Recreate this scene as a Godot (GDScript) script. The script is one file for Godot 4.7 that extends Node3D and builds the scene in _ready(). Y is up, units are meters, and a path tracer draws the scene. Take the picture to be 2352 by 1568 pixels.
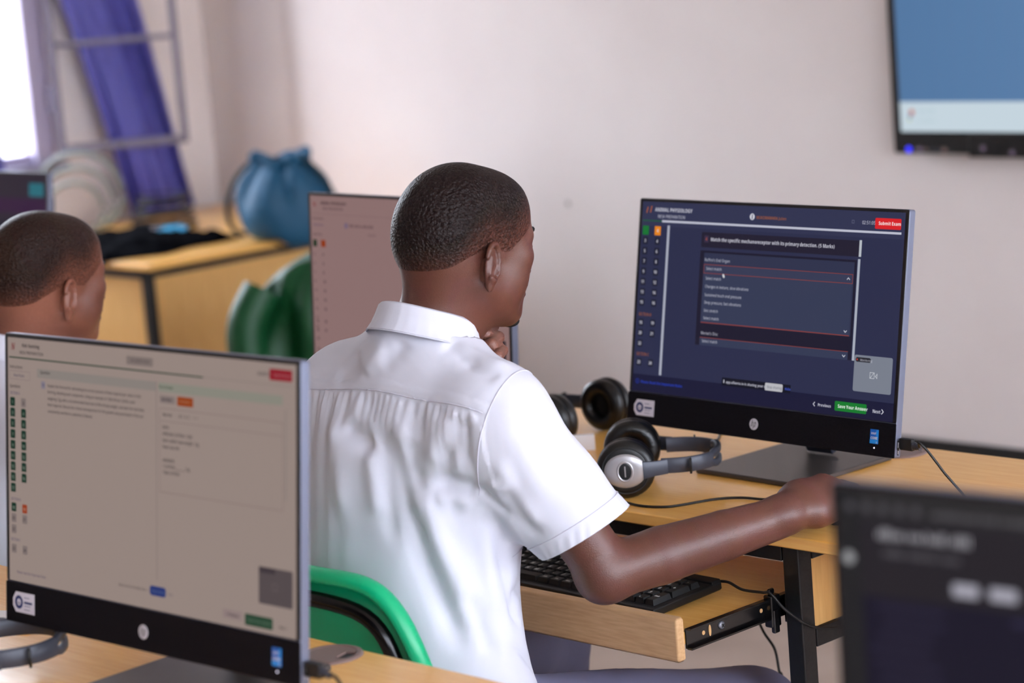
extends Node3D
# A computer lab: two pupils at desks along a plastered wall, all-in-one computers, daylight from windows on both sides.

var M := {}          # materials by name
var used := {}       # names already taken at top level

func _ready():
	setup_camera_and_light()
	make_materials()
	build_room()
	build_desks()
	build_computers()
	build_display()
	build_desk_things()
	build_corner_things()
	build_chairs()
	build_people()

func setup_camera_and_light():
	var cam := Camera3D.new()
	cam.name = "camera"
	add_child(cam)
	var yaw := 0.8131
	var pitch := -0.1678
	var roll := -0.0813
	cam.transform = Transform3D(Basis(Vector3.UP, yaw) * Basis(Vector3.RIGHT, pitch) * Basis(Vector3.BACK, roll), Vector3(2.3563, 1.6067, 3.0706))
	cam.fov = rad_to_deg(2.0 * atan(784.0 / 5755.7))
	cam.near = 0.05
	cam.far = 200.0
	var at := CameraAttributesPhysical.new()
	at.frustum_focal_length = 88.0
	at.exposure_aperture = 3.3
	at.frustum_focus_distance = 3.42
	at.exposure_multiplier = 1.0
	cam.attributes = at
	cam.fov = rad_to_deg(2.0 * atan(784.0 / 5755.7))
	cam.current = true
	var env := Environment.new()
	env.background_mode = Environment.BG_SKY
	var sky := Sky.new()
	var sm := ProceduralSkyMaterial.new()   # bright hazy overcast
	sm.sky_top_color = Color(0.87, 0.92, 1.0)
	sm.sky_horizon_color = Color(0.76, 0.78, 0.82)
	sm.sky_curve = 0.6
	sm.ground_horizon_color = Color(0.66, 0.64, 0.62)
	sm.ground_bottom_color = Color(0.5, 0.47, 0.45)
	sm.sky_energy_multiplier = 1.0
	sky.sky_material = sm
	env.sky = sky
	env.background_energy_multiplier = 23.2
	env.tonemap_mode = Environment.TONE_MAPPER_LINEAR
	env.tonemap_exposure = 1.0
	env.sdfgi_enabled = true
	env.ssao_enabled = true
	env.ssil_enabled = true
	var we := WorldEnvironment.new()
	we.name = "world_environment"
	we.environment = env
	add_child(we)

# ---------------------------------------------------------------- helpers: nodes
func numbered(called: String) -> String:
	if not used.has(called):
		used[called] = 0
		return called
	used[called] += 1
	return "%s_%03d" % [called, used[called]]

func thing(called: String, label: String, category: String, at := Vector3.ZERO, turn := 0.0, group := "") -> Node3D:
	var o := Node3D.new()
	o.name = numbered(called)
	add_child(o)
	o.position = at
	o.rotation.y = turn
	tag(o, label, category, group)
	return o

func tag(o: Node, label := "", category := "", group := "", kind := ""):
	if label: o.set_meta("label", label)
	if category: o.set_meta("category", category)
	if group: o.set_meta("group", group)
	if kind: o.set_meta("kind", kind)

func part(called: String, mesh, mat, parent: Node, label := "") -> MeshInstance3D:
	var o := MeshInstance3D.new()
	o.name = called
	o.mesh = mesh.done() if mesh is MB else mesh
	o.material_override = null
	var m: Material = M[mat] if mat is String else mat
	if o.mesh is PrimitiveMesh or o.mesh is ArrayMesh:
		for i in o.mesh.get_surface_count():
			o.set_surface_override_material(i, m)
	parent.add_child(o, true)
	if label: o.set_meta("label", label)
	return o

func single(called: String, mesh, mat, label: String, category: String, at := Vector3.ZERO, turn := 0.0, group := "") -> MeshInstance3D:
	var o: MeshInstance3D = part(numbered(called), mesh, mat, self)
	o.position = at
	o.rotation.y = turn
	tag(o, label, category, group)
	return o

func struct(called: String, mesh, mat, label := "") -> MeshInstance3D:
	var o: MeshInstance3D = part(called, mesh, mat, self)
	o.set_meta("kind", "structure")
	if label: o.set_meta("label", label)
	return o

# ---------------------------------------------------------------- helpers: mesh building
class MB:
	var v := PackedVector3Array()
	var n := PackedVector3Array()
	var uv := PackedVector2Array()
	var c := PackedColorArray()
	var ix := PackedInt32Array()
	func vert(p: Vector3, nn: Vector3, t := Vector2.ZERO) -> int:
		v.append(p); n.append(nn); uv.append(t)
		return v.size() - 1
	func tri(a: int, b: int, d: int):
		ix.append(a); ix.append(b); ix.append(d)
	# a, b, d, e counter-clockwise seen from outside
	func quad(a: int, b: int, d: int, e: int):
		ix.append_array(PackedInt32Array([a, d, b, a, e, d]))
	func flat(p: Array, uvs = null):   # convex face, counter-clockwise seen from outside
		var nn: Vector3 = (p[1] - p[0]).cross(p[2] - p[0]).normalized()
		var s := v.size()
		for i in p.size():
			vert(p[i], nn, uvs[i] if uvs else Vector2.ZERO)
		for i in range(1, p.size() - 1):
			tri(s, s + i + 1, s + i)
	func box(lo: Vector3, hi: Vector3, b := 0.0, t := Transform3D.IDENTITY):
		var ce := (lo + hi) * 0.5
		var h := (hi - lo) * 0.5
		b = minf(b, minf(h.x, minf(h.y, h.z)) * 0.98)
		var idx := {}
		for ax in 3:
			for s in [-1.0, 1.0]:
				var nn := Vector3.ZERO
				nn[ax] = s
				for s1 in [-1.0, 1.0]:
					for s2 in [-1.0, 1.0]:
						var p := Vector3.ZERO
						p[ax] = s * h[ax]
						p[(ax + 1) % 3] = s1 * (h[(ax + 1) % 3] - b)
						p[(ax + 2) % 3] = s2 * (h[(ax + 2) % 3] - b)
						var sg := [0.0, 0.0, 0.0]
						sg[ax] = s; sg[(ax + 1) % 3] = s1; sg[(ax + 2) % 3] = s2
						idx[[ax, sg[0], sg[1], sg[2]]] = vert(t * (ce + p), t.basis * nn, Vector2(p[(ax + 1) % 3], p[(ax + 2) % 3]))
		for ax in 3:
			for s in [-1.0, 1.0]:
				var q := []
				for k in [[-1.0, -1.0], [1.0, -1.0], [1.0, 1.0], [-1.0, 1.0]]:
					var sg := [0.0, 0.0, 0.0]
					sg[ax] = s; sg[(ax + 1) % 3] = k[0]; sg[(ax + 2) % 3] = k[1]
					q.append(idx[[ax, sg[0], sg[1], sg[2]]])
				if s > 0: quad(q[0], q[1], q[2], q[3])
				else: quad(q[3], q[2], q[1], q[0])
		if b <= 0.0: return
		for ax in 3:   # edges along ax
			var a1 := (ax + 1) % 3
			var a2 := (ax + 2) % 3
			for s1 in [-1.0, 1.0]:
				for s2 in [-1.0, 1.0]:
					var e := []
					for face in [a1, a2]:
						for s in [-1.0, 1.0]:
							var sg := [0.0, 0.0, 0.0]
							sg[ax] = s; sg[a1] = s1; sg[a2] = s2
							e.append(idx[[face, sg[0], sg[1], sg[2]]])
					# e: face a1 (-,+), face a2 (-,+)
					if s1 * s2 > 0: quad(e[0], e[2], e[3], e[1])
					else: quad(e[0], e[1], e[3], e[2])
		for s0 in [-1.0, 1.0]:
			for s1 in [-1.0, 1.0]:
				for s2 in [-1.0, 1.0]:
					var a: int = idx[[0, s0, s1, s2]]
					var bb: int = idx[[1, s0, s1, s2]]
					var d: int = idx[[2, s0, s1, s2]]
					if s0 * s1 * s2 > 0: tri(a, d, bb)
					else: tri(a, bb, d)
	# sweep a circle (or ellipse by squash) along a path
	func tube(path: Array, rad, seg := 8, caps := true, squash := 1.0, up := Vector3.UP):
		var m := path.size()
		var fr := up
		var base := v.size()
		var acc := 0.0
		for i in m:
			var tg: Vector3 = (path[mini(i + 1, m - 1)] - path[maxi(i - 1, 0)]).normalized()
			if absf(fr.dot(tg)) > 0.98: fr = Vector3.RIGHT if absf(tg.x) < 0.9 else Vector3.BACK
			fr = (fr - tg * fr.dot(tg)).normalized()
			var sd := tg.cross(fr)
			var r: float = rad[i] if rad is Array else rad
			if i > 0: acc += path[i].distance_to(path[i - 1])
			for k in seg + 1:
				var a := TAU * k / seg
				var dn := fr * cos(a) + sd * sin(a)
				vert(path[i] + fr * cos(a) * r + sd * sin(a) * r * squash, dn, Vector2(float(k) / seg, acc))
		for i in m - 1:
			for k in seg:
				var a := base + i * (seg + 1) + k
				quad(a, a + 1, a + seg + 2, a + seg + 1)
		if caps:
			for e in [0, m - 1]:
				var tg: Vector3 = (path[1] - path[0] if e == 0 else path[m - 1] - path[m - 2]).normalized()
				var nn := -tg if e == 0 else tg
				var c0 := vert(path[e], nn)
				var s := v.size()
				for k in seg + 1:
					vert(v[base + e * (seg + 1) + k], nn)
				for k in seg:
					if e == 0: tri(c0, s + k, s + k + 1)
					else: tri(c0, s + k + 1, s + k)
	# profile: array of Vector2(radius, height); turned about t's y axis
	func lathe(prof: Array, seg := 24, t := Transform3D.IDENTITY, sx := 1.0, sz := 1.0):
		var base := v.size()
		var m := prof.size()
		for i in m:
			var d: Vector2 = prof[mini(i + 1, m - 1)] - prof[maxi(i - 1, 0)]
			var pn := Vector2(d.y, -d.x).normalized()
			for k in seg + 1:
				var a := TAU * k / seg
				var nn := Vector3(cos(a) * pn.x / sx, pn.y, -sin(a) * pn.x / sz).normalized()
				vert(t * Vector3(cos(a) * prof[i].x * sx, prof[i].y, -sin(a) * prof[i].x * sz), (t.basis * nn).normalized(), Vector2(float(k) / seg, prof[i].y))
		for i in m - 1:
			for k in seg:
				var a := base + i * (seg + 1) + k
				quad(a, a + 1, a + seg + 2, a + seg + 1)
	# a polygon in the xy plane of t, its front at z = d and its back at z = 0, edges bevelled by b
	func plate(poly: PackedVector2Array, d: float, b := 0.0, t := Transform3D.IDENTITY):
		if Geometry2D.is_polygon_clockwise(poly): poly.reverse()
		var ins := poly.duplicate()
		var m := poly.size()
		var nor := PackedVector2Array()
		for i in m:
			var e0 := (poly[i] - poly[(i + m - 1) % m]).normalized()
			var e1 := (poly[(i + 1) % m] - poly[i]).normalized()
			var n0 := Vector2(e0.y, -e0.x)
			var n1 := Vector2(e1.y, -e1.x)
			var nm := (n0 + n1).normalized()
			nor.append(nm)
			if b > 0.0: ins[i] = poly[i] - nm * b / maxf(0.5, nm.dot(n0))
		var tr := Geometry2D.triangulate_polygon(ins)
		for f in 2:
			var s := v.size()
			var nn := t.basis * (Vector3.BACK if f == 0 else Vector3.FORWARD)
			for p in ins: vert(t * Vector3(p.x, p.y, d if f == 0 else 0.0), nn, p)
			for i in range(0, tr.size(), 3):
				var a := tr[i]; var bb := tr[i + 1]; var cc := tr[i + 2]
				var ccw := (ins[bb] - ins[a]).cross(ins[cc] - ins[a]) > 0
				if ccw == (f == 0): tri(s + a, s + cc, s + bb)
				else: tri(s + a, s + bb, s + cc)
		var rings := [[ins, 0.0, -0.6], [poly, b, 0.0], [poly, d - b, 0.0], [ins, d, 0.6]] if b > 0.0 else [[poly, 0.0, 0.0], [poly, d, 0.0]]
		for i in m:
			var j := (i + 1) % m
			var e := (poly[j] - poly[i]).normalized()
			var en := Vector2(e.y, -e.x)
			var na := nor[i] if nor[i].dot(en) > 0.8 else en
			var nb := nor[j] if nor[j].dot(en) > 0.8 else en
			var last := []
			for r in rings:
				var a := vert(t * Vector3(r[0][i].x, r[0][i].y, r[1]), (t.basis * Vector3(na.x, na.y, r[2])).normalized())
				var bb := vert(t * Vector3(r[0][j].x, r[0][j].y, r[1]), (t.basis * Vector3(nb.x, nb.y, r[2])).normalized())
				if last: quad(last[0], last[1], bb, a)
				last = [a, bb]
	# a sheet of nu x nv points; smooth normals from the neighbours; closed in u if asked
	func sheet(pts: Array, nu: int, nv: int, wrap := false, flip := false):
		var base := v.size()
		for j in nv:
			for i in nu:
				var a: Vector3 = pts[j * nu + ((i + 1) % nu if wrap else mini(i + 1, nu - 1))]
				var b: Vector3 = pts[j * nu + ((i + nu - 1) % nu if wrap else maxi(i - 1, 0))]
				var d: Vector3 = pts[mini(j + 1, nv - 1) * nu + i]
				var e: Vector3 = pts[maxi(j - 1, 0) * nu + i]
				var nn := (a - b).cross(d - e)
				nn = nn.normalized() if nn.length() > 1e-12 else Vector3.UP
				vert(pts[j * nu + i], -nn if flip else nn, Vector2(float(i) / (nu - 1), float(j) / (nv - 1)))
		for j in nv - 1:
			for i in (nu if wrap else nu - 1):
				var a := base + j * nu + i
				var b := base + j * nu + (i + 1) % nu
				if flip: quad(a, a + nu, b + nu, b)
				else: quad(a, b, b + nu, a + nu)
	func ball(ce: Vector3, r: Vector3, seg := 16, rows := 10, bs := Basis.IDENTITY):
		var base := v.size()
		for j in rows + 1:
			var th := PI * j / rows
			for k in seg + 1:
				var a := TAU * k / seg
				var d := Vector3(sin(th) * cos(a), cos(th), -sin(th) * sin(a))
				vert(ce + bs * (d * r), bs * (d / r).normalized())
		for j in rows:
			for k in seg:
				var a := base + j * (seg + 1) + k
				quad(a + seg + 1, a + seg + 2, a + 1, a)
	func done() -> ArrayMesh:
		var arr := []
		arr.resize(Mesh.ARRAY_MAX)
		arr[Mesh.ARRAY_VERTEX] = v
		arr[Mesh.ARRAY_NORMAL] = n
		arr[Mesh.ARRAY_TEX_UV] = uv
		if c.size() == v.size(): arr[Mesh.ARRAY_COLOR] = c
		arr[Mesh.ARRAY_INDEX] = ix
		var m := ArrayMesh.new()
		m.add_surface_from_arrays(Mesh.PRIMITIVE_TRIANGLES, arr)
		return m

func boxm(lo: Vector3, hi: Vector3, b := 0.0) -> MB:
	var m := MB.new()
	m.box(lo, hi, b)
	return m

func rrect(w: float, h: float, r: float, k := 5) -> PackedVector2Array:   # centred rounded rectangle
	var p := PackedVector2Array()
	for q in 4:
		var cx := (w / 2 - r) * (1 if q in [0, 3] else -1)
		var cy := (h / 2 - r) * (1 if q < 2 else -1)
		for i in k + 1:
			var a := PI / 2 * q + PI / 2 * i / k
			p.append(Vector2(cx + r * cos(a), cy + r * sin(a)))
	return p

func curve(pts: Array, per := 8) -> Array:   # Catmull-Rom through the points
	var o := []
	for i in pts.size() - 1:
		var a: Vector3 = pts[maxi(i - 1, 0)]
		var b: Vector3 = pts[i]
		var d: Vector3 = pts[i + 1]
		var e: Vector3 = pts[mini(i + 2, pts.size() - 1)]
		for k in per:
			o.append(b.cubic_interpolate(d, a, e, float(k) / per))
	o.append(pts[-1])
	return o

func tubem(path: Array, r, seg := 8, caps := true) -> MB:
	var m := MB.new()
	m.tube(path, r, seg, caps)
	return m

func aim(at: Vector3, y: Vector3, hint := Vector3.RIGHT) -> Transform3D:   # a frame whose y axis points along y
	y = y.normalized()
	if absf(y.dot(hint)) > 0.95: hint = Vector3.BACK
	var x := (hint - y * hint.dot(y)).normalized()
	return Transform3D(Basis(x, y, x.cross(y)), at)

# ---------------------------------------------------------------- helpers: pictures for screens and print
var glyphs := {}
var faces := {}
func face(bold := false) -> Font:
	if not faces.has(bold):
		var f := SystemFont.new()
		f.font_names = PackedStringArray(["Droid Sans"])
		if bold: f.font_weight = 700
		faces[bold] = f
	return faces[bold]

func write(im: Image, text: String, x: float, y: float, size: int, col: Color, bold := false, alpha := 1.0) -> float:   # y is the baseline
	var ts := TextServerManager.get_primary_interface()
	var r: RID = face(bold).get_rids()[0]
	var sz := Vector2i(size, 0)
	for i in text.length():
		var g := ts.font_get_glyph_index(r, size, text.unicode_at(i), 0)
		ts.font_render_glyph(r, sz, g)
		var box := ts.font_get_glyph_uv_rect(r, sz, g)
		var off := ts.font_get_glyph_offset(r, sz, g)
		if box.size.x > 0:
			var key := [size, bold]
			if not glyphs.has(key) or glyphs[key][1] != g:
				glyphs[key] = [ts.font_get_texture_image(r, sz, ts.font_get_glyph_texture_idx(r, sz, g)), g]
			var src: Image = glyphs[key][0]
			for py in int(box.size.y):
				for px in int(box.size.x):
					var a := src.get_pixel(int(box.position.x) + px, int(box.position.y) + py).a * alpha
					var tx := int(x + off.x) + px
					var ty := int(y + off.y) + py
					if a > 0.02 and tx >= 0 and ty >= 0 and tx < im.get_width() and ty < im.get_height():
						im.set_pixel(tx, ty, im.get_pixel(tx, ty).lerp(col, a))
		x += ts.font_get_glyph_advance(r, size, g).x
	return x

func fill(im: Image, x0: float, y0: float, x1: float, y1: float, c: Color, r := 0):
	if r <= 0:
		im.fill_rect(Rect2i(int(x0), int(y0), int(x1 - x0), int(y1 - y0)), c)
		return
	im.fill_rect(Rect2i(int(x0) + r, int(y0), int(x1 - x0) - 2 * r, int(y1 - y0)), c)
	im.fill_rect(Rect2i(int(x0), int(y0) + r, int(x1 - x0), int(y1 - y0) - 2 * r), c)
	for q in [Vector2(x0 + r, y0 + r), Vector2(x1 - r, y0 + r), Vector2(x0 + r, y1 - r), Vector2(x1 - r, y1 - r)]:
		disc(im, q.x, q.y, r, c)

func disc(im: Image, x: float, y: float, r: float, c: Color):
	for py in range(int(y - r), int(y + r) + 1):
		for px in range(int(x - r), int(x + r) + 1):
			if Vector2(px + 0.5 - x, py + 0.5 - y).length() <= r and px >= 0 and py >= 0 and px < im.get_width() and py < im.get_height():
				im.set_pixel(px, py, c)

func outline(im: Image, x0: float, y0: float, x1: float, y1: float, c: Color, w := 2):
	fill(im, x0, y0, x1, y0 + w, c); fill(im, x0, y1 - w, x1, y1, c)
	fill(im, x0, y0, x0 + w, y1, c); fill(im, x1 - w, y0, x1, y1, c)

func stroke(im: Image, pts: Array, w: float, c: Color):
	for i in pts.size() - 1:
		var a: Vector2 = pts[i]
		var b: Vector2 = pts[i + 1]
		var k := int(a.distance_to(b) / maxf(0.5, w * 0.4)) + 1
		for j in k + 1:
			var p := a.lerp(b, float(j) / k)
			disc(im, p.x, p.y, w / 2, c)

# ---------------------------------------------------------------- materials
func noise_tex(sd: int, freq: float, lo: Color, hi: Color, size := 512, oct := 4, type := FastNoiseLite.TYPE_SIMPLEX_SMOOTH) -> NoiseTexture2D:
	var f := FastNoiseLite.new()
	f.seed = sd
	f.noise_type = type
	f.frequency = freq
	f.fractal_octaves = oct
	var t := NoiseTexture2D.new()
	t.width = size
	t.height = size
	t.seamless = true
	t.noise = f
	var g := Gradient.new()
	g.set_color(0, lo)
	g.set_color(1, hi)
	t.color_ramp = g
	return t

func mat(called: String, col: Color, rough := 0.6, metal := 0.0, spec := 0.5) -> StandardMaterial3D:
	var m := StandardMaterial3D.new()
	m.resource_name = called
	m.albedo_color = col
	m.roughness = rough
	m.metallic = metal
	m.metallic_specular = spec
	M[called] = m
	return m

func bump(m: StandardMaterial3D, tex: Texture2D, depth: float, scale := Vector3.ONE):
	m.heightmap_enabled = true
	m.heightmap_texture = tex
	m.heightmap_scale = depth
	m.uv1_triplanar = true
	m.uv1_scale = scale

func grain(called: String, lo: Color, hi: Color, scale: Vector3, rough: float, sd: int) -> StandardMaterial3D:
	var m := mat(called, Color.WHITE, rough)
	m.albedo_texture = noise_tex(sd, 0.012, lo, hi, 512, 5)
	m.uv1_triplanar = true
	m.uv1_scale = scale
	return m

func make_materials():
	var m: StandardMaterial3D
	m = mat("plaster", Color(1, 1, 1), 0.72)
	m.albedo_texture = noise_tex(11, 0.006, Color(0.865, 0.82, 0.805), Color(0.89, 0.85, 0.835), 512, 4)
	bump(m, noise_tex(12, 0.03, Color.BLACK, Color.WHITE, 512, 4), 0.02, Vector3(0.6, 0.6, 0.6))
	mat("ceiling_paint", Color(0.90, 0.89, 0.87), 0.9)
	m = mat("floor_screed", Color.WHITE, 0.45)
	m.albedo_texture = noise_tex(13, 0.01, Color(0.66, 0.58, 0.52), Color(0.74, 0.66, 0.60), 512, 5)
	m.uv1_triplanar = true
	m.uv1_scale = Vector3(0.7, 0.7, 0.7)
	mat("skirting_paint", Color(0.075, 0.072, 0.07), 0.5)
	m = grain("beech_top", Color(0.93, 0.67, 0.32), Color(0.975, 0.765, 0.42), Vector3(1.2, 16, 16), 0.33, 21)
	m.clearcoat_enabled = true
	m.clearcoat = 0.35
	m.clearcoat_roughness = 0.12
	grain("beech_edge", Color(0.82, 0.63, 0.42), Color(0.87, 0.70, 0.49), Vector3(2, 20, 20), 0.45, 22)
	grain("beech_panel", Color(0.87, 0.66, 0.38), Color(0.93, 0.74, 0.46), Vector3(14, 1.2, 14), 0.42, 23)
	grain("beech_board", Color(0.77, 0.595, 0.415), Color(0.855, 0.69, 0.51), Vector3(2.4, 26, 26), 0.45, 24)
	m = mat("black_steel", Color(0.045, 0.046, 0.055), 0.38, 0.0, 0.5)
	bump(m, noise_tex(25, 0.05, Color.BLACK, Color.WHITE, 256, 3), 0.03, Vector3(6, 6, 6))
	mat("rail_steel", Color(0.03, 0.032, 0.042), 0.22, 0.0, 0.6)
	mat("screw_steel", Color(0.55, 0.55, 0.58), 0.45, 0.8)
	mat("black_plastic", Color(0.035, 0.035, 0.04), 0.45)
	mat("soft_black", Color(0.05, 0.05, 0.055), 0.6)
	mat("cord_black", Color(0.03, 0.03, 0.033), 0.5)
	mat("cord_grey", Color(0.50, 0.53, 0.51), 0.5)
	m = mat("bezel_black", Color(0.03, 0.028, 0.038), 0.3)
	m = mat("grille_black", Color(0.075, 0.066, 0.085), 0.7, 0.0, 0.2)
	bump(m, dots_tex(), 0.06, Vector3(60, 60, 60))
	mat("shell_grey", Color(0.42, 0.44, 0.52), 0.4, 0.35)
	mat("shell_dark", Color(0.06, 0.06, 0.07), 0.5)
	m = mat("stand_grey", Color(0.30, 0.275, 0.265), 0.38, 0.45)
	mat("neck_blue", Color(0.13, 0.14, 0.19), 0.35, 0.3)
	mat("sticker_white", Color(0.86, 0.84, 0.88), 0.4)
	mat("print_blue", Color(0.12, 0.17, 0.40), 0.5)
	mat("print_dark", Color(0.10, 0.11, 0.16), 0.5)
	mat("chip_blue", Color(0.0, 0.36, 0.72), 0.35)
	mat("chip_light", Color(0.10, 0.55, 0.86), 0.35)
	mat("logo_silver", Color(0.84, 0.83, 0.86), 0.3, 0.3)
	mat("port_dark", Color(0.02, 0.02, 0.025), 0.5)
	mat("grommet_brown", Color(0.46, 0.37, 0.345), 0.45)
	mat("band_grey", Color(0.235, 0.245, 0.285), 0.42, 0.2)
	mat("cup_black", Color(0.03, 0.029, 0.033), 0.4)
	m = mat("cushion_leather", Color(0.022, 0.021, 0.025), 0.34)
	bump(m, noise_tex(26, 0.06, Color.BLACK, Color.WHITE, 256, 3), 0.05, Vector3(9, 9, 9))
	mat("foam_black", Color(0.012, 0.012, 0.014), 0.95)
	mat("plate_silver", Color(0.72, 0.71, 0.72), 0.3, 0.65)
	mat("badge_dark", Color(0.07, 0.085, 0.10), 0.35)
	mat("chair_green", Color(0.0, 0.66, 0.44), 0.38)
	m = mat("tube_black", Color(0.025, 0.02, 0.022), 0.25, 0.0, 0.4)
	mat("window_paint", Color(0.66, 0.62, 0.70), 0.5)
	m = mat("window_steel", Color(0.44, 0.41, 0.47), 0.4)
	m = mat("pane_glass", Color(0.5, 0.55, 0.55, 0.01), 0.02, 0.0, 0.22)
	m.transparency = BaseMaterial3D.TRANSPARENCY_ALPHA
	m = mat("curtain_navy", Color(0.33, 0.32, 0.66), 0.55)
	m.rim_enabled = true
	m.rim = 0.5
	m.rim_tint = 0.6
	m.cull_mode = BaseMaterial3D.CULL_DISABLED
	bump(m, weave_tex(), 0.02, Vector3(40, 40, 40))
	m = mat("bag_teal", Color(0.0, 0.29, 0.42), 0.6)
	bump(m, weave_tex(), 0.02, Vector3(30, 30, 30))
	mat("bag_cord", Color(0.02, 0.16, 0.20), 0.7)
	m = mat("cloth_black", Color(0.018, 0.018, 0.03), 0.95, 0.0, 0.1)
	mat("print_cyan", Color(0.25, 0.68, 0.85), 0.7)
	mat("print_pale", Color(0.55, 0.52, 0.55), 0.7)
	m = mat("jacket_green", Color(0.01, 0.29, 0.14), 0.5)
	mat("paper_white", Color(0.88, 0.86, 0.86), 0.8)
	mat("plug_grey", Color(0.60, 0.56, 0.53), 0.8)
	mat("cord_dark_green", Color(0.02, 0.06, 0.04), 0.5)
	mat("display_case", Color(0.035, 0.03, 0.035), 0.35)
	# keyboard and mouse
	mat("key_black", Color(0.024, 0.024, 0.028), 0.5)
	mat("legend_white", Color(0.72, 0.71, 0.70), 0.6)
	mat("legend_blue", Color(0.33, 0.30, 0.62), 0.6)
	# people
	m = mat("skin", Color.WHITE, 0.42, 0.0, 0.5)
	m.vertex_color_use_as_albedo = true
	m.albedo_texture = noise_tex(31, 0.03, Color(0.93, 0.92, 0.92), Color(1, 1, 1), 256, 4)
	bump(m, noise_tex(32, 0.09, Color.BLACK, Color.WHITE, 256, 3), 0.03, Vector3(22, 22, 22))
	m.subsurf_scatter_enabled = true
	m.subsurf_scatter_strength = 0.06
	m.subsurf_scatter_skin_mode = true
	m = mat("hair", Color.WHITE, 0.42, 0.0, 0.33)
	m.vertex_color_use_as_albedo = true
	m.albedo_texture = noise_tex(33, 0.05, Color(0.45, 0.43, 0.42), Color(1.0, 0.97, 0.95), 512, 4)
	bump(m, noise_tex(34, 0.055, Color.BLACK, Color.WHITE, 512, 4), 0.42, Vector3(7, 7, 7))
	m = mat("shirt_cotton", Color(0.81, 0.81, 0.855), 0.85)
	m.cull_mode = BaseMaterial3D.CULL_DISABLED
	bump(m, weave_tex(), 0.008, Vector3(70, 70, 70))
	mat("shirt_thread", Color(0.80, 0.79, 0.84), 0.9)
	m = mat("trouser_grey", Color(0.42, 0.42, 0.53), 0.85)
	bump(m, weave_tex(), 0.01, Vector3(60, 60, 60))
	mat("eye_white", Color(0.85, 0.82, 0.80), 0.2)
	mat("eye_dark", Color(0.03, 0.018, 0.012), 0.1)
	mat("beard", Color(0.02, 0.016, 0.016), 0.85)
	mat("shoe_black", Color(0.02, 0.02, 0.02), 0.35)

var weave: ImageTexture
func weave_tex() -> ImageTexture:
	if weave == null:
		var im := Image.create(64, 64, false, Image.FORMAT_L8)
		for y in 64:
			for x in 64:
				var k := 0.5 + 0.5 * sin(x * TAU / 8.0) * (1.0 if (y / 8) % 2 == 0 else -1.0) * cos(y * TAU / 16.0)
				im.set_pixel(x, y, Color(k, k, k))
		weave = ImageTexture.create_from_image(im)
	return weave

func dots_tex() -> ImageTexture:   # woven speaker cloth
	var im := Image.create(64, 64, false, Image.FORMAT_L8)
	for y in 64:
		for x in 64:
			var k := clampf(0.5 + 0.5 * sin((x + y) * TAU / 16.0) * sin((x - y) * TAU / 16.0), 0, 1)
			im.set_pixel(x, y, Color(k, k, k))
	return ImageTexture.create_from_image(im)

# ---------------------------------------------------------------- the room
const XL := -4.29
const XR := 4.2
const ZB := -1.94
const ZF := 5.6
const TOP := 3.0

# a wall of boxes round its openings; along is "x" or "z", at is the inner face, out the thickness outwards (signed)
func wall_mesh(along: String, at: float, out: float, a0: float, a1: float, holes: Array) -> MB:
	var m := MB.new()
	var cuts := [a0]
	for h in holes: cuts.append_array([h[0], h[1]])
	cuts.append(a1)
	for i in range(0, cuts.size(), 2):
		slab(m, along, at, out, cuts[i], cuts[i + 1], 0.0, TOP)
	for h in holes:
		slab(m, along, at, out, h[0], h[1], 0.0, h[2])
		slab(m, along, at, out, h[0], h[1], h[3], TOP)
	return m

func slab(m: MB, along: String, at: float, out: float, a0: float, a1: float, y0: float, y1: float):
	if along == "x": m.box(Vector3(a0, y0, minf(at, at + out)), Vector3(a1, y1, maxf(at, at + out)))
	else: m.box(Vector3(minf(at, at + out), y0, a0), Vector3(maxf(at, at + out), y1, a1))

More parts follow.
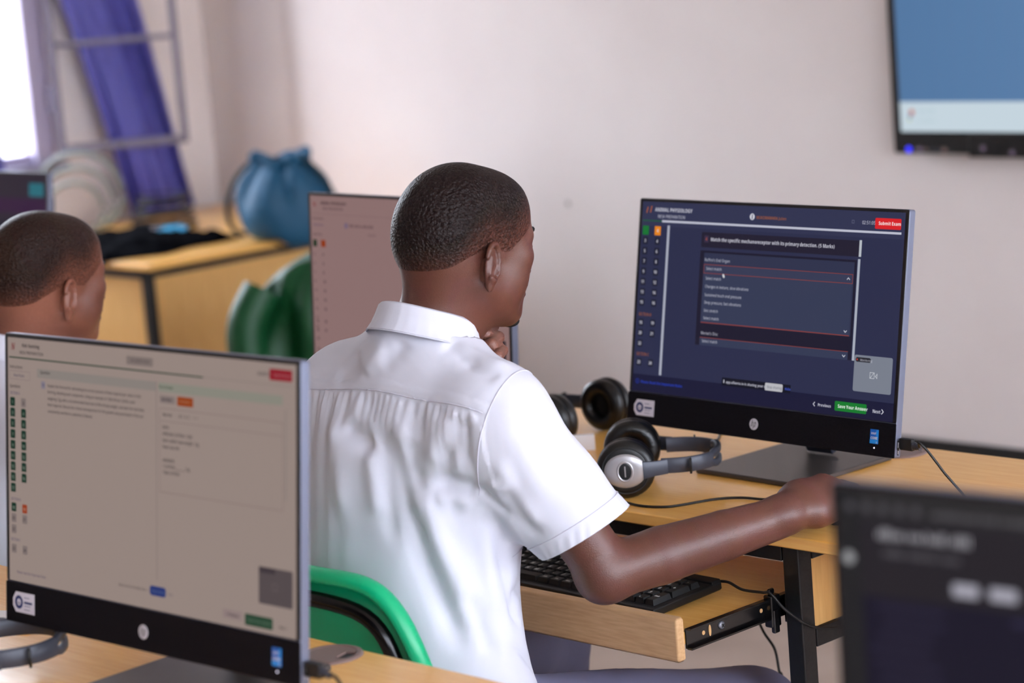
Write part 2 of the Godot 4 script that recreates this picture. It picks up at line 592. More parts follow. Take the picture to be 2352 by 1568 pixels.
# window standing in the opening a0..a1 (along z) of a wall at x; frame bars and panes are parts
func window_unit(called: String, x: float, out: float, a0: float, a1: float, y0: float, y1: float, open_first: bool):
	var w := Node3D.new()
	w.name = called
	add_child(w)
	w.set_meta("kind", "structure")
	w.set_meta("label", "steel framed window with small panes and daylight behind")
	var xm := x + signf(out) * 0.05
	var b := 0.019
	var cols := 3
	var rows := 4
	var fr := MB.new()
	for zz in [a0 + b, a1 - b]: fr.box(Vector3(xm - 0.02, y0, zz - b), Vector3(xm + 0.02, y1, zz + b), 0.003)
	for yy in [y0 + b, y1 - b]: fr.box(Vector3(xm - 0.02, yy - b, a0 + 2 * b), Vector3(xm + 0.02, yy + b, a1 - 2 * b), 0.003)
	part("frame", fr, "window_paint", w)
	part("sill", boxm(Vector3(minf(x, x + out * 0.8) - 0.012 * signf(-out) - 0.01, y0 - 0.03, a0 - 0.03), Vector3(maxf(x, x + out * 0.8) + 0.012 * signf(-out) + 0.01, y0, a1 + 0.03), 0.004), "window_steel", w)
	var cw := (a1 - a0) / cols
	for i in range(1, cols):
		part("mullion", boxm(Vector3(xm - 0.016, y0 + 2 * b, a0 + cw * i - 0.014), Vector3(xm + 0.016, y1 - 2 * b, a0 + cw * i + 0.014), 0.002), "window_steel", w)
	var rh := (y1 - y0) / rows
	for i in cols:
		if open_first and i == 0: continue
		for j in range(1, rows):
			part("glazing_bar", boxm(Vector3(xm - 0.009, y0 + rh * j - 0.008, a0 + cw * i + 0.02), Vector3(xm + 0.009, y0 + rh * j + 0.008, a0 + cw * (i + 1) - 0.02), 0.001), "window_steel", w)
		for j in rows:
			part("pane", boxm(Vector3(xm - 0.002, y0 + rh * j + 0.012, a0 + cw * i + 0.02), Vector3(xm + 0.002, y0 + rh * (j + 1) - 0.012, a0 + cw * (i + 1) - 0.02)), "pane_glass", w)
	if open_first: part("jamb", boxm(Vector3(xm - 0.03, y0, a0), Vector3(xm + 0.045, y1, a0 + 0.075), 0.004), "window_paint", w)
	if open_first:   # a side-hung casement swung into the room
		var h := Node3D.new()
		h.name = "casement"
		w.add_child(h)
		h.position = Vector3(-4.262, y0, a0 + 0.012)
		h.rotation.y = atan2(0.323, 0.245)   # local +x runs along the leaf
		var lw := 0.405
		var hh := y1 - y0 - 0.04
		var lf := MB.new()
		for xx in [0.012, lw - 0.012]: lf.box(Vector3(xx - 0.012, 0.03, -0.016), Vector3(xx + 0.012, hh, 0.016), 0.003)
		for yy in [0.042, hh - 0.012]: lf.box(Vector3(0.024, yy - 0.012, -0.016), Vector3(lw - 0.024, yy + 0.012, 0.016), 0.003)
		part("leaf_frame", lf, "window_steel", h)
		for k in [1, 2]:
			var yb: float = 0.03 + 0.335 * k
			part("glazing_bar", boxm(Vector3(0.024, yb - 0.008, -0.01), Vector3(lw - 0.024, yb + 0.008, 0.01), 0.002), "window_steel", h)
		for k in 3:
			part("pane", glass(Vector3(0.024, 0.05 + 0.335 * k, 0), Vector3(lw - 0.024, minf(0.35 + 0.335 * k, hh - 0.02), 0)), "pane_glass", h)
		for yy in [0.2, hh - 0.2]:
			part("hinge", tubem([Vector3(-0.006, yy - 0.04, 0), Vector3(-0.006, yy + 0.04, 0)], 0.008, 8), "window_steel", h)

func glass(a: Vector3, b: Vector3) -> MB:   # one sheet of thin glass between two corners
	var m := MB.new()
	m.flat([a, Vector3(b.x, a.y, a.z), b, Vector3(a.x, b.y, b.z)])
	return m

func build_room():
	struct("floor", boxm(Vector3(XL - 0.25, -0.2, ZB - 0.25), Vector3(XR + 0.25, 0.0, ZF + 0.25)), "floor_screed")
	struct("ceiling", boxm(Vector3(XL - 0.25, TOP, ZB - 0.25), Vector3(XR + 0.25, TOP + 0.15, ZF + 0.25)), "ceiling_paint")
	struct("wall_back", wall_mesh("x", ZB, -0.2, XL - 0.2, XR + 0.2, []), "plaster")
	var wl := [[-1.33, -0.1, 0.96, 2.55]]
	struct("wall_left", wall_mesh("z", XL, -0.11, ZB, ZF, wl), "plaster")
	var wr := [[-1.7, 0.3, 0.95, 2.7], [0.6, 2.6, 0.95, 2.7], [2.9, 4.9, 0.95, 2.7]]
	struct("wall_right", wall_mesh("z", XR, 0.2, ZB, ZF, wr), "plaster")
	var wf := []
	struct("wall_front", wall_mesh("x", ZF, 0.2, XL - 0.2, XR + 0.2, wf), "plaster")
	struct("baseboard_back", boxm(Vector3(XL, 0, ZB), Vector3(XR, 0.222, ZB + 0.012), 0.003), "skirting_paint")
	struct("baseboard_left", boxm(Vector3(XL, 0, ZB + 0.012), Vector3(XL + 0.012, 0.222, ZF), 0.003), "skirting_paint")
	var n := 1
	for h in wl:
		window_unit("window_%d" % n, XL, -0.2, h[0], h[1], h[2], h[3], n == 1)
		n += 1
	for h in wr:
		window_unit("window_%d" % n, XR, 0.2, h[0], h[1], h[2], h[3], false)
		n += 1
	for h in wf:   # the same unit, turned to stand in the wall behind the camera
		window_unit("window_%d" % n, 0.0, 0.2, -h[1], -h[0], h[2], h[3], false)
		var o: Node3D = get_node("window_%d" % n)
		o.rotation.y = -PI / 2
		o.position = Vector3(0, 0, ZF)
		n += 1
	# pale ground outside, seen only as light through the panes
	struct("trim_1", boxm(Vector3(-60, -0.45, -60), Vector3(60, -0.3, 60)), mat("outside_ground", Color(0.60, 0.57, 0.54), 0.9), "dusty ground outside the windows")
	var mk := MB.new()
	mk.plate(ring_poly(0.008, 14, 1.0, 1.1), 0.0012, 0.0004, Transform3D(Basis.IDENTITY, Vector3(-2.662, 0.789, ZB - 0.0002)))
	part("plugged_hole", mk, "plug_grey", get_node("wall_back"), "small plugged hole in the plaster")
	build_curtain("curtain", "navy blue curtain hanging behind the open window casement in the corner", -4.225, -1.36, -1.64, -1.535, -1.80, 1.0)
	build_curtain("curtain", "navy blue curtain at the left edge of the picture beside the window", -4.225, -0.99, -1.06, -1.0, -1.09, 0.9)

# gathered cloth on a line; top and bottom edges given as z ranges
func build_curtain(called: String, label: String, x: float, zt0: float, zt1: float, zb0: float, zb1: float, seed_ph: float):
	var m := MB.new()
	var nu := 91
	var nv := 40
	var pts := []
	for j in nv:
		var t := float(j) / (nv - 1)
		var y := lerpf(2.5, 0.775, t)
		var k := clampf((y - 0.75) / 0.72, 0, 1)   # straight lean below the camera's view of it
		for i in nu:
			var s := float(i) / (nu - 1)
			var kk := pow(clampf((1.47 - y) / 0.72, 0, 1), 0.9)
			var z := lerpf(lerpf(zt0, zt1, s), lerpf(zb0, zb1, s), kk)
			if y > 1.55: z = lerpf(z, lerpf(zt0, zt0 - 0.09, s), smoothstep(1.55, 1.8, y))
			var amp := lerpf(0.018, 0.042, kk)
			var wob := sin(s * TAU * 3.6 + seed_ph + 0.6 * sin(y * 3.0)) + 0.3 * sin(s * TAU * 8.0 + 1.7 * seed_ph + y)
			pts.append(Vector3(x + amp * wob * 0.9, y, z + 0.012 * sin(s * TAU * 4.5 + 1.2)))
	m.sheet(pts, nu, nv, false, true)
	var t := thing(called, label, "curtain")
	part("cloth", m, "curtain_navy", t)
	var hem := []
	for i in range(0, nu, 2): hem.append(pts[(nv - 1) * nu + i])
	part("hem", tubem(hem, 0.004, 6), "curtain_navy", t)
	part("rod", tubem([Vector3(x, 2.52, zt0 + 0.15), Vector3(x, 2.52, zt1 - 0.15)], 0.01, 8), "window_steel", t)

# ---------------------------------------------------------------- desks
const DY := 0.75      # height of every desk top
const LEG := 0.03

# origin at the middle of the floor footprint; the user sits on +z
func make_desk(label: String, at: Vector3, turn: float, w: float, d: float, group: String, grommets: Array, tall_panels: bool, trays: Array, over := 0.0) -> Node3D:
	var t := thing("computer_desk", label, "desk", at, turn, group)
	var x0 := -w / 2
	var x1 := w / 2
	var z0 := -d / 2
	var z1 := d / 2
	part("desk_top", boxm(Vector3(x0, DY - 0.018, z0), Vector3(x1 + over, DY, z1), 0.0025), "beech_top", t)
	var ex := 0.06
	for xs in [x0 + ex, x1 - ex - LEG]:
		for zs in [z0 + 0.03, z1 - 0.03 - LEG]:
			part("leg", boxm(Vector3(xs, 0.0, zs), Vector3(xs + LEG, DY - 0.018, zs + LEG), 0.003), "black_steel", t)
		part("side_rail", boxm(Vector3(xs, DY - 0.048, z0 + 0.03 + LEG), Vector3(xs + LEG, DY - 0.018, z1 - 0.03 - LEG), 0.002), "black_steel", t)
		var yb := 0.40 if tall_panels else 0.576
		part("side_bar", boxm(Vector3(xs, yb, z0 + 0.03 + LEG), Vector3(xs + LEG, yb + 0.028, z1 - 0.03 - LEG), 0.002), "black_steel", t)
		part("side_panel", boxm(Vector3(xs + 0.006, yb + 0.028, z0 + 0.03 + LEG), Vector3(xs + LEG - 0.004, DY - 0.048, z1 - 0.03 - LEG), 0.001), "beech_panel", t)
	for zs in [z0 + 0.03, z1 - 0.03 - LEG]:
		part("top_rail", boxm(Vector3(x0 + ex + LEG, DY - 0.048, zs), Vector3(x1 - ex - LEG, DY - 0.018, zs + LEG), 0.002), "black_steel", t)
	if tall_panels:
		for zs in [z1 - 0.055]:
			part("front_panel", boxm(Vector3(x0 + ex + LEG, 0.36, zs), Vector3(x1 - ex - LEG, DY - 0.05, zs + 0.016), 0.001), "beech_panel", t)
	for g in grommets:
		var gm := part("cable_grommet", grommet_ring(), "grommet_brown", t)
		gm.position = Vector3(g.x, DY, g.z)
		var cm := MB.new()
		cm.plate(slot_disc(0.031, 0.011), 0.003, 0.0008, Transform3D(Basis(Vector3.RIGHT, -PI / 2), Vector3.ZERO))
		var cap := part("cap", cm, "grommet_brown", gm)
		cap.position = Vector3(0, -0.0005, 0)
		cap.rotation.y = g.y
		var hole := MB.new()
		hole.lathe([Vector2(0, 0.0), Vector2(0.031, 0.0)], 24)
		part("hole", hole, "port_dark", gm).position = Vector3(0, 0.0006, 0)
	for tr in trays: add_tray(t, tr[0], tr[1], tr[2], z1)
	return t

func grommet_ring() -> MB:
	var m := MB.new()
	m.lathe([Vector2(0.040, 0.0), Vector2(0.039, 0.0022), Vector2(0.036, 0.0034), Vector2(0.033, 0.0032), Vector2(0.031, 0.0018), Vector2(0.031, 0.0)], 32)
	return m

func slot_disc(r: float, slot: float) -> PackedVector2Array:
	var p := PackedVector2Array()
	for i in 33:
		var a := lerpf(0.35, TAU - 0.35, i / 32.0)
		p.append(Vector2(cos(a), sin(a)) * r)
	p.append(Vector2(r - 0.016, -slot))
	p.append(Vector2(r - 0.016, slot))
	return p

# sliding keyboard shelf between x0 and x1, drawn out by pull from the front legs
func add_tray(t: Node3D, x0: float, x1: float, pull: float, z1: float):
	var tr := Node3D.new()
	tr.name = "keyboard_tray"
	t.add_child(tr, true)
	var zf := z1 + pull
	part("tray_board", boxm(Vector3(x0, 0.628, zf - 0.36), Vector3(x1, 0.646, zf - 0.018), 0.001), "beech_top", tr)
	part("front_board", boxm(Vector3(x0, 0.606, zf - 0.018), Vector3(x1 + 0.004, 0.668, zf), 0.0045), "beech_board", tr)
	for s in [0, 1]:
		var xr: float = x1 if s else x0 - 0.012
		var m := MB.new()
		m.box(Vector3(xr, 0.622, zf - 0.34), Vector3(xr + 0.003, 0.650, zf - 0.019), 0.0006)
		m.box(Vector3(xr + (0.003 if s else -0.003), 0.648, zf - 0.34), Vector3(xr + (0.012 if s else 0.0), 0.651, zf - 0.019), 0.0004)
		m.box(Vector3(xr + (0.003 if s else -0.003), 0.621, zf - 0.34), Vector3(xr + (0.012 if s else 0.0), 0.624, zf - 0.019), 0.0004)
		part("slide_rail", m, "rail_steel", tr)
		part("outer_rail", boxm(Vector3(xr + (0.0125 if s else -0.0145), 0.612, z1 - 0.42), Vector3(xr + (0.0155 if s else -0.0125), 0.652, z1 - 0.04), 0.0006), "rail_steel", tr)
		if s:
			for q in [[0.035, 0.003, 0.003], [0.048, 0.0025, 0.008], [0.155, 0.003, 0.003], [0.166, 0.0025, 0.009], [0.186, 0.006, 0.0025]]:
				part("slot_hole", oval(q[1], q[2], Transform3D(Basis(Vector3.UP, PI / 2), Vector3(xr + 0.0031, 0.636, zf - 0.018 - q[0]))), "beech_edge", tr)
			var sc := MB.new()
			sc.lathe([Vector2(0, 0.003), Vector2(0.004, 0.0028), Vector2(0.0055, 0.0015), Vector2(0.006, 0.0)], 16, aim(Vector3(xr + 0.003, 0.637, zf - 0.09), Vector3.RIGHT))
			part("screw", sc, "screw_steel", tr)
			var cx := MB.new()
			cx.box(Vector3(-0.003, 0.0, -0.0007), Vector3(0.003, 0.0004, 0.0007), 0.0, aim(Vector3(xr + 0.0061, 0.637, zf - 0.09), Vector3.RIGHT) * Transform3D(Basis(Vector3.UP, 0.7), Vector3.ZERO))
			cx.box(Vector3(-0.0007, 0.0, -0.003), Vector3(0.0007, 0.0004, 0.003), 0.0, aim(Vector3(xr + 0.0061, 0.637, zf - 0.09), Vector3.RIGHT) * Transform3D(Basis(Vector3.UP, 0.7), Vector3.ZERO))
			part("screw_slot", cx, "port_dark", tr)
			var st := MB.new()
			st.box(Vector3(xr + 0.0005, 0.610, z1 - 0.030), Vector3(xr + 0.016, 0.656, z1 - 0.010), 0.002)
			st.box(Vector3(xr + 0.004, 0.656, z1 - 0.026), Vector3(xr + 0.010, 0.664, z1 - 0.014), 0.002)
			st.box(Vector3(xr + 0.010, 0.602, z1 - 0.024), Vector3(xr + 0.018, 0.636, z1 - 0.012), 0.002)
			part("rail_stop", st, "rail_steel", tr)

func oval(rx: float, ry: float, t: Transform3D) -> MB:
	var p := PackedVector2Array()
	for i in 16: p.append(Vector2(rx * cos(TAU * i / 16), ry * sin(TAU * i / 16)))
	var m := MB.new()
	m.plate(p, 0.0005, 0.0, t)
	return m

func build_desks():
	var zm := (0.0266 + 0.5466) / 2
	var d := 0.52
	var g1 := "computer desks in the row by the back wall"
	# row by the back wall; the leg pair at x = 0.16..0.19 belongs to the pupil's desk
	make_desk("light wood desk under the dark quiz screen with its keyboard shelf pulled out", Vector3(-0.46, 0, zm), 0.0, 1.42, d, g1, [Vector3(0.492, 2.6, -0.215), Vector3(-0.3, 2.6, -0.215)], false, [[-0.06, 0.598, 0.171], [-0.62, -0.09, -0.03]], 0.20)
	make_desk("light wood desk standing behind the blurred dark screen at the right", Vector3(1.163, 0, zm), 0.0, 1.42, d, g1, [Vector3(0.35, 2.6, -0.215)], false, [[-0.06, 0.598, -0.03]])
	make_desk("light wood desk carrying the far screen with a teal button", Vector3(-1.882, 0, zm), 0.0, 1.42, d, g1, [Vector3(0.35, 2.6, -0.215)], false, [[-0.06, 0.598, -0.03]])
	var g2 := "computer desks in the front row"
	make_desk("light wood desk under the grey exam screen in the left foreground", Vector3(-0.07, 0, 1.472), 0.0, 1.42, d, g2, [Vector3(0.142, 0.3, -0.2215)], false, [])
	make_desk("light wood desk under the blurred dark screen in the right foreground", Vector3(1.355, 0, 1.472), 0.0, 1.42, d, g2, [Vector3(0.4, 0.3, -0.215)], false, [])
	var g3 := ""
	make_desk("wooden corner desk with a black frame under the black cloth and the teal bag", Vector3(-3.753, 0, -1.406), 0.0, 1.032, 1.04, g3, [], true, [])

# ---------------------------------------------------------------- all-in-one computers
const MW := 0.541
const MH := 0.352
const CHIN := 0.049

func screen_mat(called: String, im: Image, glow: float, tint := Color.WHITE) -> StandardMaterial3D:
	var m := StandardMaterial3D.new()
	m.resource_name = called
	m.albedo_color = Color(0.02, 0.02, 0.022)
	m.roughness = 0.5
	m.metallic_specular = 0.2
	m.emission_enabled = true
	m.emission = tint
	m.emission_operator = BaseMaterial3D.EMISSION_OP_MULTIPLY
	m.emission_texture = ImageTexture.create_from_image(im)
	m.emission_energy_multiplier = glow
	m.texture_repeat = false
	return m

# at: bottom middle of the front face; origin of the thing lies on the desk below it
func make_computer(label: String, at: Vector3, yaw: float, tilt: float, scr: StandardMaterial3D, plain := false) -> Node3D:
	var t := thing("desktop_computer", label, "computer", Vector3(at.x, DY + 0.0006, at.z), yaw, "all-in-one computers in the lab")
	var b := Transform3D(Basis(Vector3.RIGHT, -tilt), Vector3(0, at.y - DY - 0.0006, 0))
	var body := MB.new()
	body.plate(moved(rrect(MW, MH, 0.004), 0, MH / 2), 0.0125, 0.0012, b * Transform3D(Basis.IDENTITY, Vector3(0, 0, -0.0132)))
	part("shell", body, "shell_grey", t, "grey metal side frame")
	var hump := MB.new()
	hump.plate(moved(rrect(MW - 0.05, MH - 0.06, 0.03), 0, MH / 2), 0.026, 0.010, b * Transform3D(Basis.IDENTITY, Vector3(0, 0, -0.0385)))
	part("back_cover", hump, "shell_dark", t)
	var bz := MB.new()
	var h1 := MH - CHIN
	bz.plate(moved(rrect(MW - 0.0015, h1 - 0.001, 0.003), 0, CHIN + h1 / 2), 0.0012, 0.0004, b * Transform3D(Basis.IDENTITY, Vector3(0, 0, -0.0012)))
	part("bezel", bz, "bezel_black", t)
	var sm := MB.new()
	var sx := 0.527 / 2
	var y0 := CHIN + 0.0015
	var y1 := y0 + 0.2965
	sm.flat([b * Vector3(-sx, y0, 0.0002), b * Vector3(sx, y0, 0.0002), b * Vector3(sx, y1, 0.0002), b * Vector3(-sx, y1, 0.0002)], [Vector2(0, 1), Vector2(1, 1), Vector2(1, 0), Vector2(0, 0)])
	part("screen", sm, scr, t, "lit screen")
	var ch := MB.new()
	ch.plate(moved(rrect(MW, CHIN, 0.002), 0, CHIN / 2), 0.0018, 0.0006, b * Transform3D(Basis.IDENTITY, Vector3(0, 0, -0.0007)))
	part("chin_grille", ch, "grille_black", t, "black cloth speaker strip under the screen")
	# stand
	part("stand_base", boxm(Vector3(-0.105, 0.0, -0.19), Vector3(0.105, 0.0075, 0.022), 0.002), "stand_grey", t)
	var nk := MB.new()
	nk.box(Vector3(-0.027, 0.0, -0.009), Vector3(0.027, 0.185, 0.009), 0.003, Transform3D(Basis(Vector3.RIGHT, 0.42), Vector3(0, 0.0115, -0.152)))
	part("stand_neck", nk, "neck_blue", t)
	if plain: return t
	# maker's disc on the chin
	var lg := MB.new()
	lg.plate(ring_poly(0.0085, 28), 0.0008, 0.0002, b * Transform3D(Basis.IDENTITY, Vector3(0, 0.0225, 0.0011)))
	var disc_part := part("maker_logo", lg, "logo_silver", t, "round silver maker's mark")
	var lt := MB.new()
	hp_strokes(lt, b * Transform3D(Basis.IDENTITY, Vector3(0, 0.0225, 0.0022)))
	part("letters", lt, "grille_black", disc_part)
	# certification sticker, pointed at its left end
	var sp := PackedVector2Array([Vector2(-0.022, 0.004), Vector2(-0.016, 0.0125), Vector2(0.022, 0.0125), Vector2(0.022, -0.0125), Vector2(-0.016, -0.0125), Vector2(-0.022, -0.005)])
	var ct := b * Transform3D(Basis.IDENTITY, Vector3(-0.2335, 0.0255, 0.0011))
	var st := MB.new()
	st.plate(sp, 0.0003, 0.0, ct)
	var sticker := part("certification_sticker", st, "sticker_white", t, "white pointed sticker with a blue ring")
	var rg := MB.new()
	ring_flat(rg, 0.0042, 0.0082, ct * Transform3D(Basis.IDENTITY, Vector3(-0.0095, 0, 0.0004)))
	part("ring", rg, "print_blue", sticker)
	var tx := MB.new()
	for q in [[0.001, 0.0065, 0.011, 0.0008], [0.001, 0.0005, 0.0165, 0.0028], [0.001, -0.0035, 0.013, 0.0007], [0.001, -0.008, 0.012, 0.0007]]:
		var tr := ct * Transform3D(Basis.IDENTITY, Vector3(q[0], q[1], 0.0004))
		tx.flat([tr * Vector3(0, -q[3] / 2, 0), tr * Vector3(q[2], -q[3] / 2, 0), tr * Vector3(q[2], q[3] / 2, 0), tr * Vector3(0, q[3] / 2, 0)])
	part("print_line", tx, "print_blue", sticker)
	part("lettering", text_mesh("TCO", 0.0036, 0.0002, b * Transform3D(Basis.IDENTITY, Vector3(-0.2335 - 0.0095, 0.0242, 0.0016))), "print_dark", sticker)
	# processor sticker
	var pt := b * Transform3D(Basis.IDENTITY, Vector3(0.2325, 0.0275, 0.0011))
	var ps := MB.new()
	ps.plate(rrect(0.0155, 0.0205, 0.0008), 0.0003, 0.0, pt)
	var proc := part("processor_sticker", ps, "chip_blue", t, "blue processor sticker")
	var pc := MB.new()
	for q in [[0.0035, -0.0098, 0.0077, 0.0098], [-0.0077, -0.0098, 0.0035, -0.0045]]:
		pc.flat([pt * Vector3(q[0], q[1], 0.0004), pt * Vector3(q[2], q[1], 0.0004), pt * Vector3(q[2], q[3], 0.0004), pt * Vector3(q[0], q[3], 0.0004)])
	part("panel", pc, "chip_light", proc)
	part("lettering", text_mesh("intel", 0.0046, 0.0002, pt * Transform3D(Basis.IDENTITY, Vector3(-0.0012, 0.0046, 0.0005))), "sticker_white", proc)
	part("lettering", text_mesh("CORE", 0.0050, 0.0002, pt * Transform3D(Basis.IDENTITY, Vector3(0, -0.0022, 0.0005)), true), "sticker_white", proc)
	part("lettering", text_mesh("i5", 0.0034, 0.0002, pt * Transform3D(Basis.IDENTITY, Vector3(0.005, -0.0082, 0.0005))), "sticker_white", proc)
	var pl := MB.new()
	pl.plate(ring_poly(0.0012, 10), 0.0003, 0.0, b * Transform3D(Basis.IDENTITY, Vector3(0.2335, 0.0115, 0.0011)))
	part("power_light", pl, M["led_white"], t, "tiny white power light")
	# ports on the right side
	for q in [[0.019, 0.013, 0.0045], [0.0085, 0.008, 0.0030]]:
		var pm := MB.new()
		pm.box(Vector3(MW / 2 - 0.0004, q[0] - q[1] / 2, -0.0085), Vector3(MW / 2 + 0.0003, q[0] + q[1] / 2, -0.0085 + q[2]), 0.0, b)
		part("port", pm, "port_dark", t)
		var pr := MB.new()
		pr.box(Vector3(MW / 2, q[0] - q[1] * 0.3, -0.0085 + q[2] * 0.35), Vector3(MW / 2 + 0.0005, q[0] + q[1] * 0.3, -0.0085 + q[2] * 0.65), 0.0, b)
		part("port_tongue", pr, "logo_silver", t)
	return t

func moved(p: PackedVector2Array, x: float, y: float) -> PackedVector2Array:
	for i in p.size(): p[i] += Vector2(x, y)
	return p

func ring_poly(r: float, k: int, sx := 1.0, sy := 1.0) -> PackedVector2Array:
	var p := PackedVector2Array()
	for i in k: p.append(Vector2(r * sx * cos(TAU * i / k), r * sy * sin(TAU * i / k)))
	return p

func ring_flat(m: MB, r0: float, r1: float, t: Transform3D, k := 24):
	var s := m.v.size()
	var nn := t.basis.z.normalized()
	for i in k + 1:
		var a := TAU * i / k
		m.vert(t * Vector3(cos(a) * r1, sin(a) * r1, 0), nn)
		m.vert(t * Vector3(cos(a) * r0, sin(a) * r0, 0), nn)
	for i in k: m.quad(s + 2 * i, s + 2 * i + 2, s + 2 * i + 3, s + 2 * i + 1)

# the slanted h and p inside the disc, as flat strokes
func hp_strokes(m: MB, t: Transform3D):
	var sl := 0.30
	var bars := [[-0.0040, -0.0036, 0.0066, 0.0009], [-0.0016, -0.0036, 0.0024, 0.0009], [0.0012, -0.0066, 0.0032, 0.0009], [0.0040, -0.0026, 0.0022, 0.0009]]
	for q in bars:
		var xa: float = q[0] + q[1] * sl
		var xb: float = q[0] + q[2] * sl
		m.flat([t * Vector3(xa - q[3] / 2, q[1], 0), t * Vector3(xa + q[3] / 2, q[1], 0), t * Vector3(xb + q[3] / 2, q[2], 0), t * Vector3(xb - q[3] / 2, q[2], 0)])
	for q in [[-0.0040, -0.0016, 0.0027], [0.0012, 0.0040, 0.0027], [0.0012, 0.0040, -0.0031]]:
		var y: float = q[2]
		m.flat([t * Vector3(q[0] + y * sl, y - 0.00045, 0), t * Vector3(q[1] + y * sl + 0.0003, y - 0.00045, 0), t * Vector3(q[1] + y * sl + 0.0003, y + 0.00045, 0), t * Vector3(q[0] + y * sl, y + 0.00045, 0)])

func text_mesh(s: String, size: float, depth: float, t: Transform3D, bold := false) -> ArrayMesh:
	var tm := TextMesh.new()
	tm.text = s
	tm.font = face(bold)
	tm.font_size = 32
	tm.pixel_size = size / 32.0
	tm.depth = depth
	tm.curve_step = 4.0
	var st := SurfaceTool.new()
	st.append_from(tm, 0, t)
	if tm.get_surface_count() == 0: return ArrayMesh.new()
	return st.commit()

func build_computers():
	var led := mat("led_white", Color(0.9, 0.9, 0.95), 0.4)
	led.emission_enabled = true
	led.emission = Color(0.9, 0.9, 1.0)
	led.emission_energy_multiplier = 1.2
	make_computer("computer with the dark quiz screen on the desk before the seated pupil", Vector3(-0.0626, 0.8099, 0.3038), -0.0432, 0.1821, screen_mat("screen_dark_quiz", picture_quiz(), 0.9))
	make_computer("computer with the pale grey exam page in the left foreground", Vector3(0.0237, 0.8101, 1.4831), 0.0395, 0.1257, screen_mat("screen_grey_exam", picture_exam(), 0.42, Color(1.0, 0.94, 0.92)))
	make_computer("computer with a pinkish page half hidden behind the pupil's head", Vector3(-0.7722, 0.8099, 0.3595), -0.0594, 0.0735, screen_mat("screen_pink_page", picture_page(), 0.37, Color(1.0, 0.88, 0.88)))
	make_computer("computer with the blurred dark code screen in the right foreground", Vector3(1.4261, 0.81, 1.5895), 0.1185, 0.0206, screen_mat("screen_dark_code", picture_code(), 0.75))
	make_computer("far computer with a teal button on its dark screen at the left edge", Vector3(-2.3331, 0.81, 0.2103), -0.02, 0.12, screen_mat("screen_far", picture_far(), 0.5))

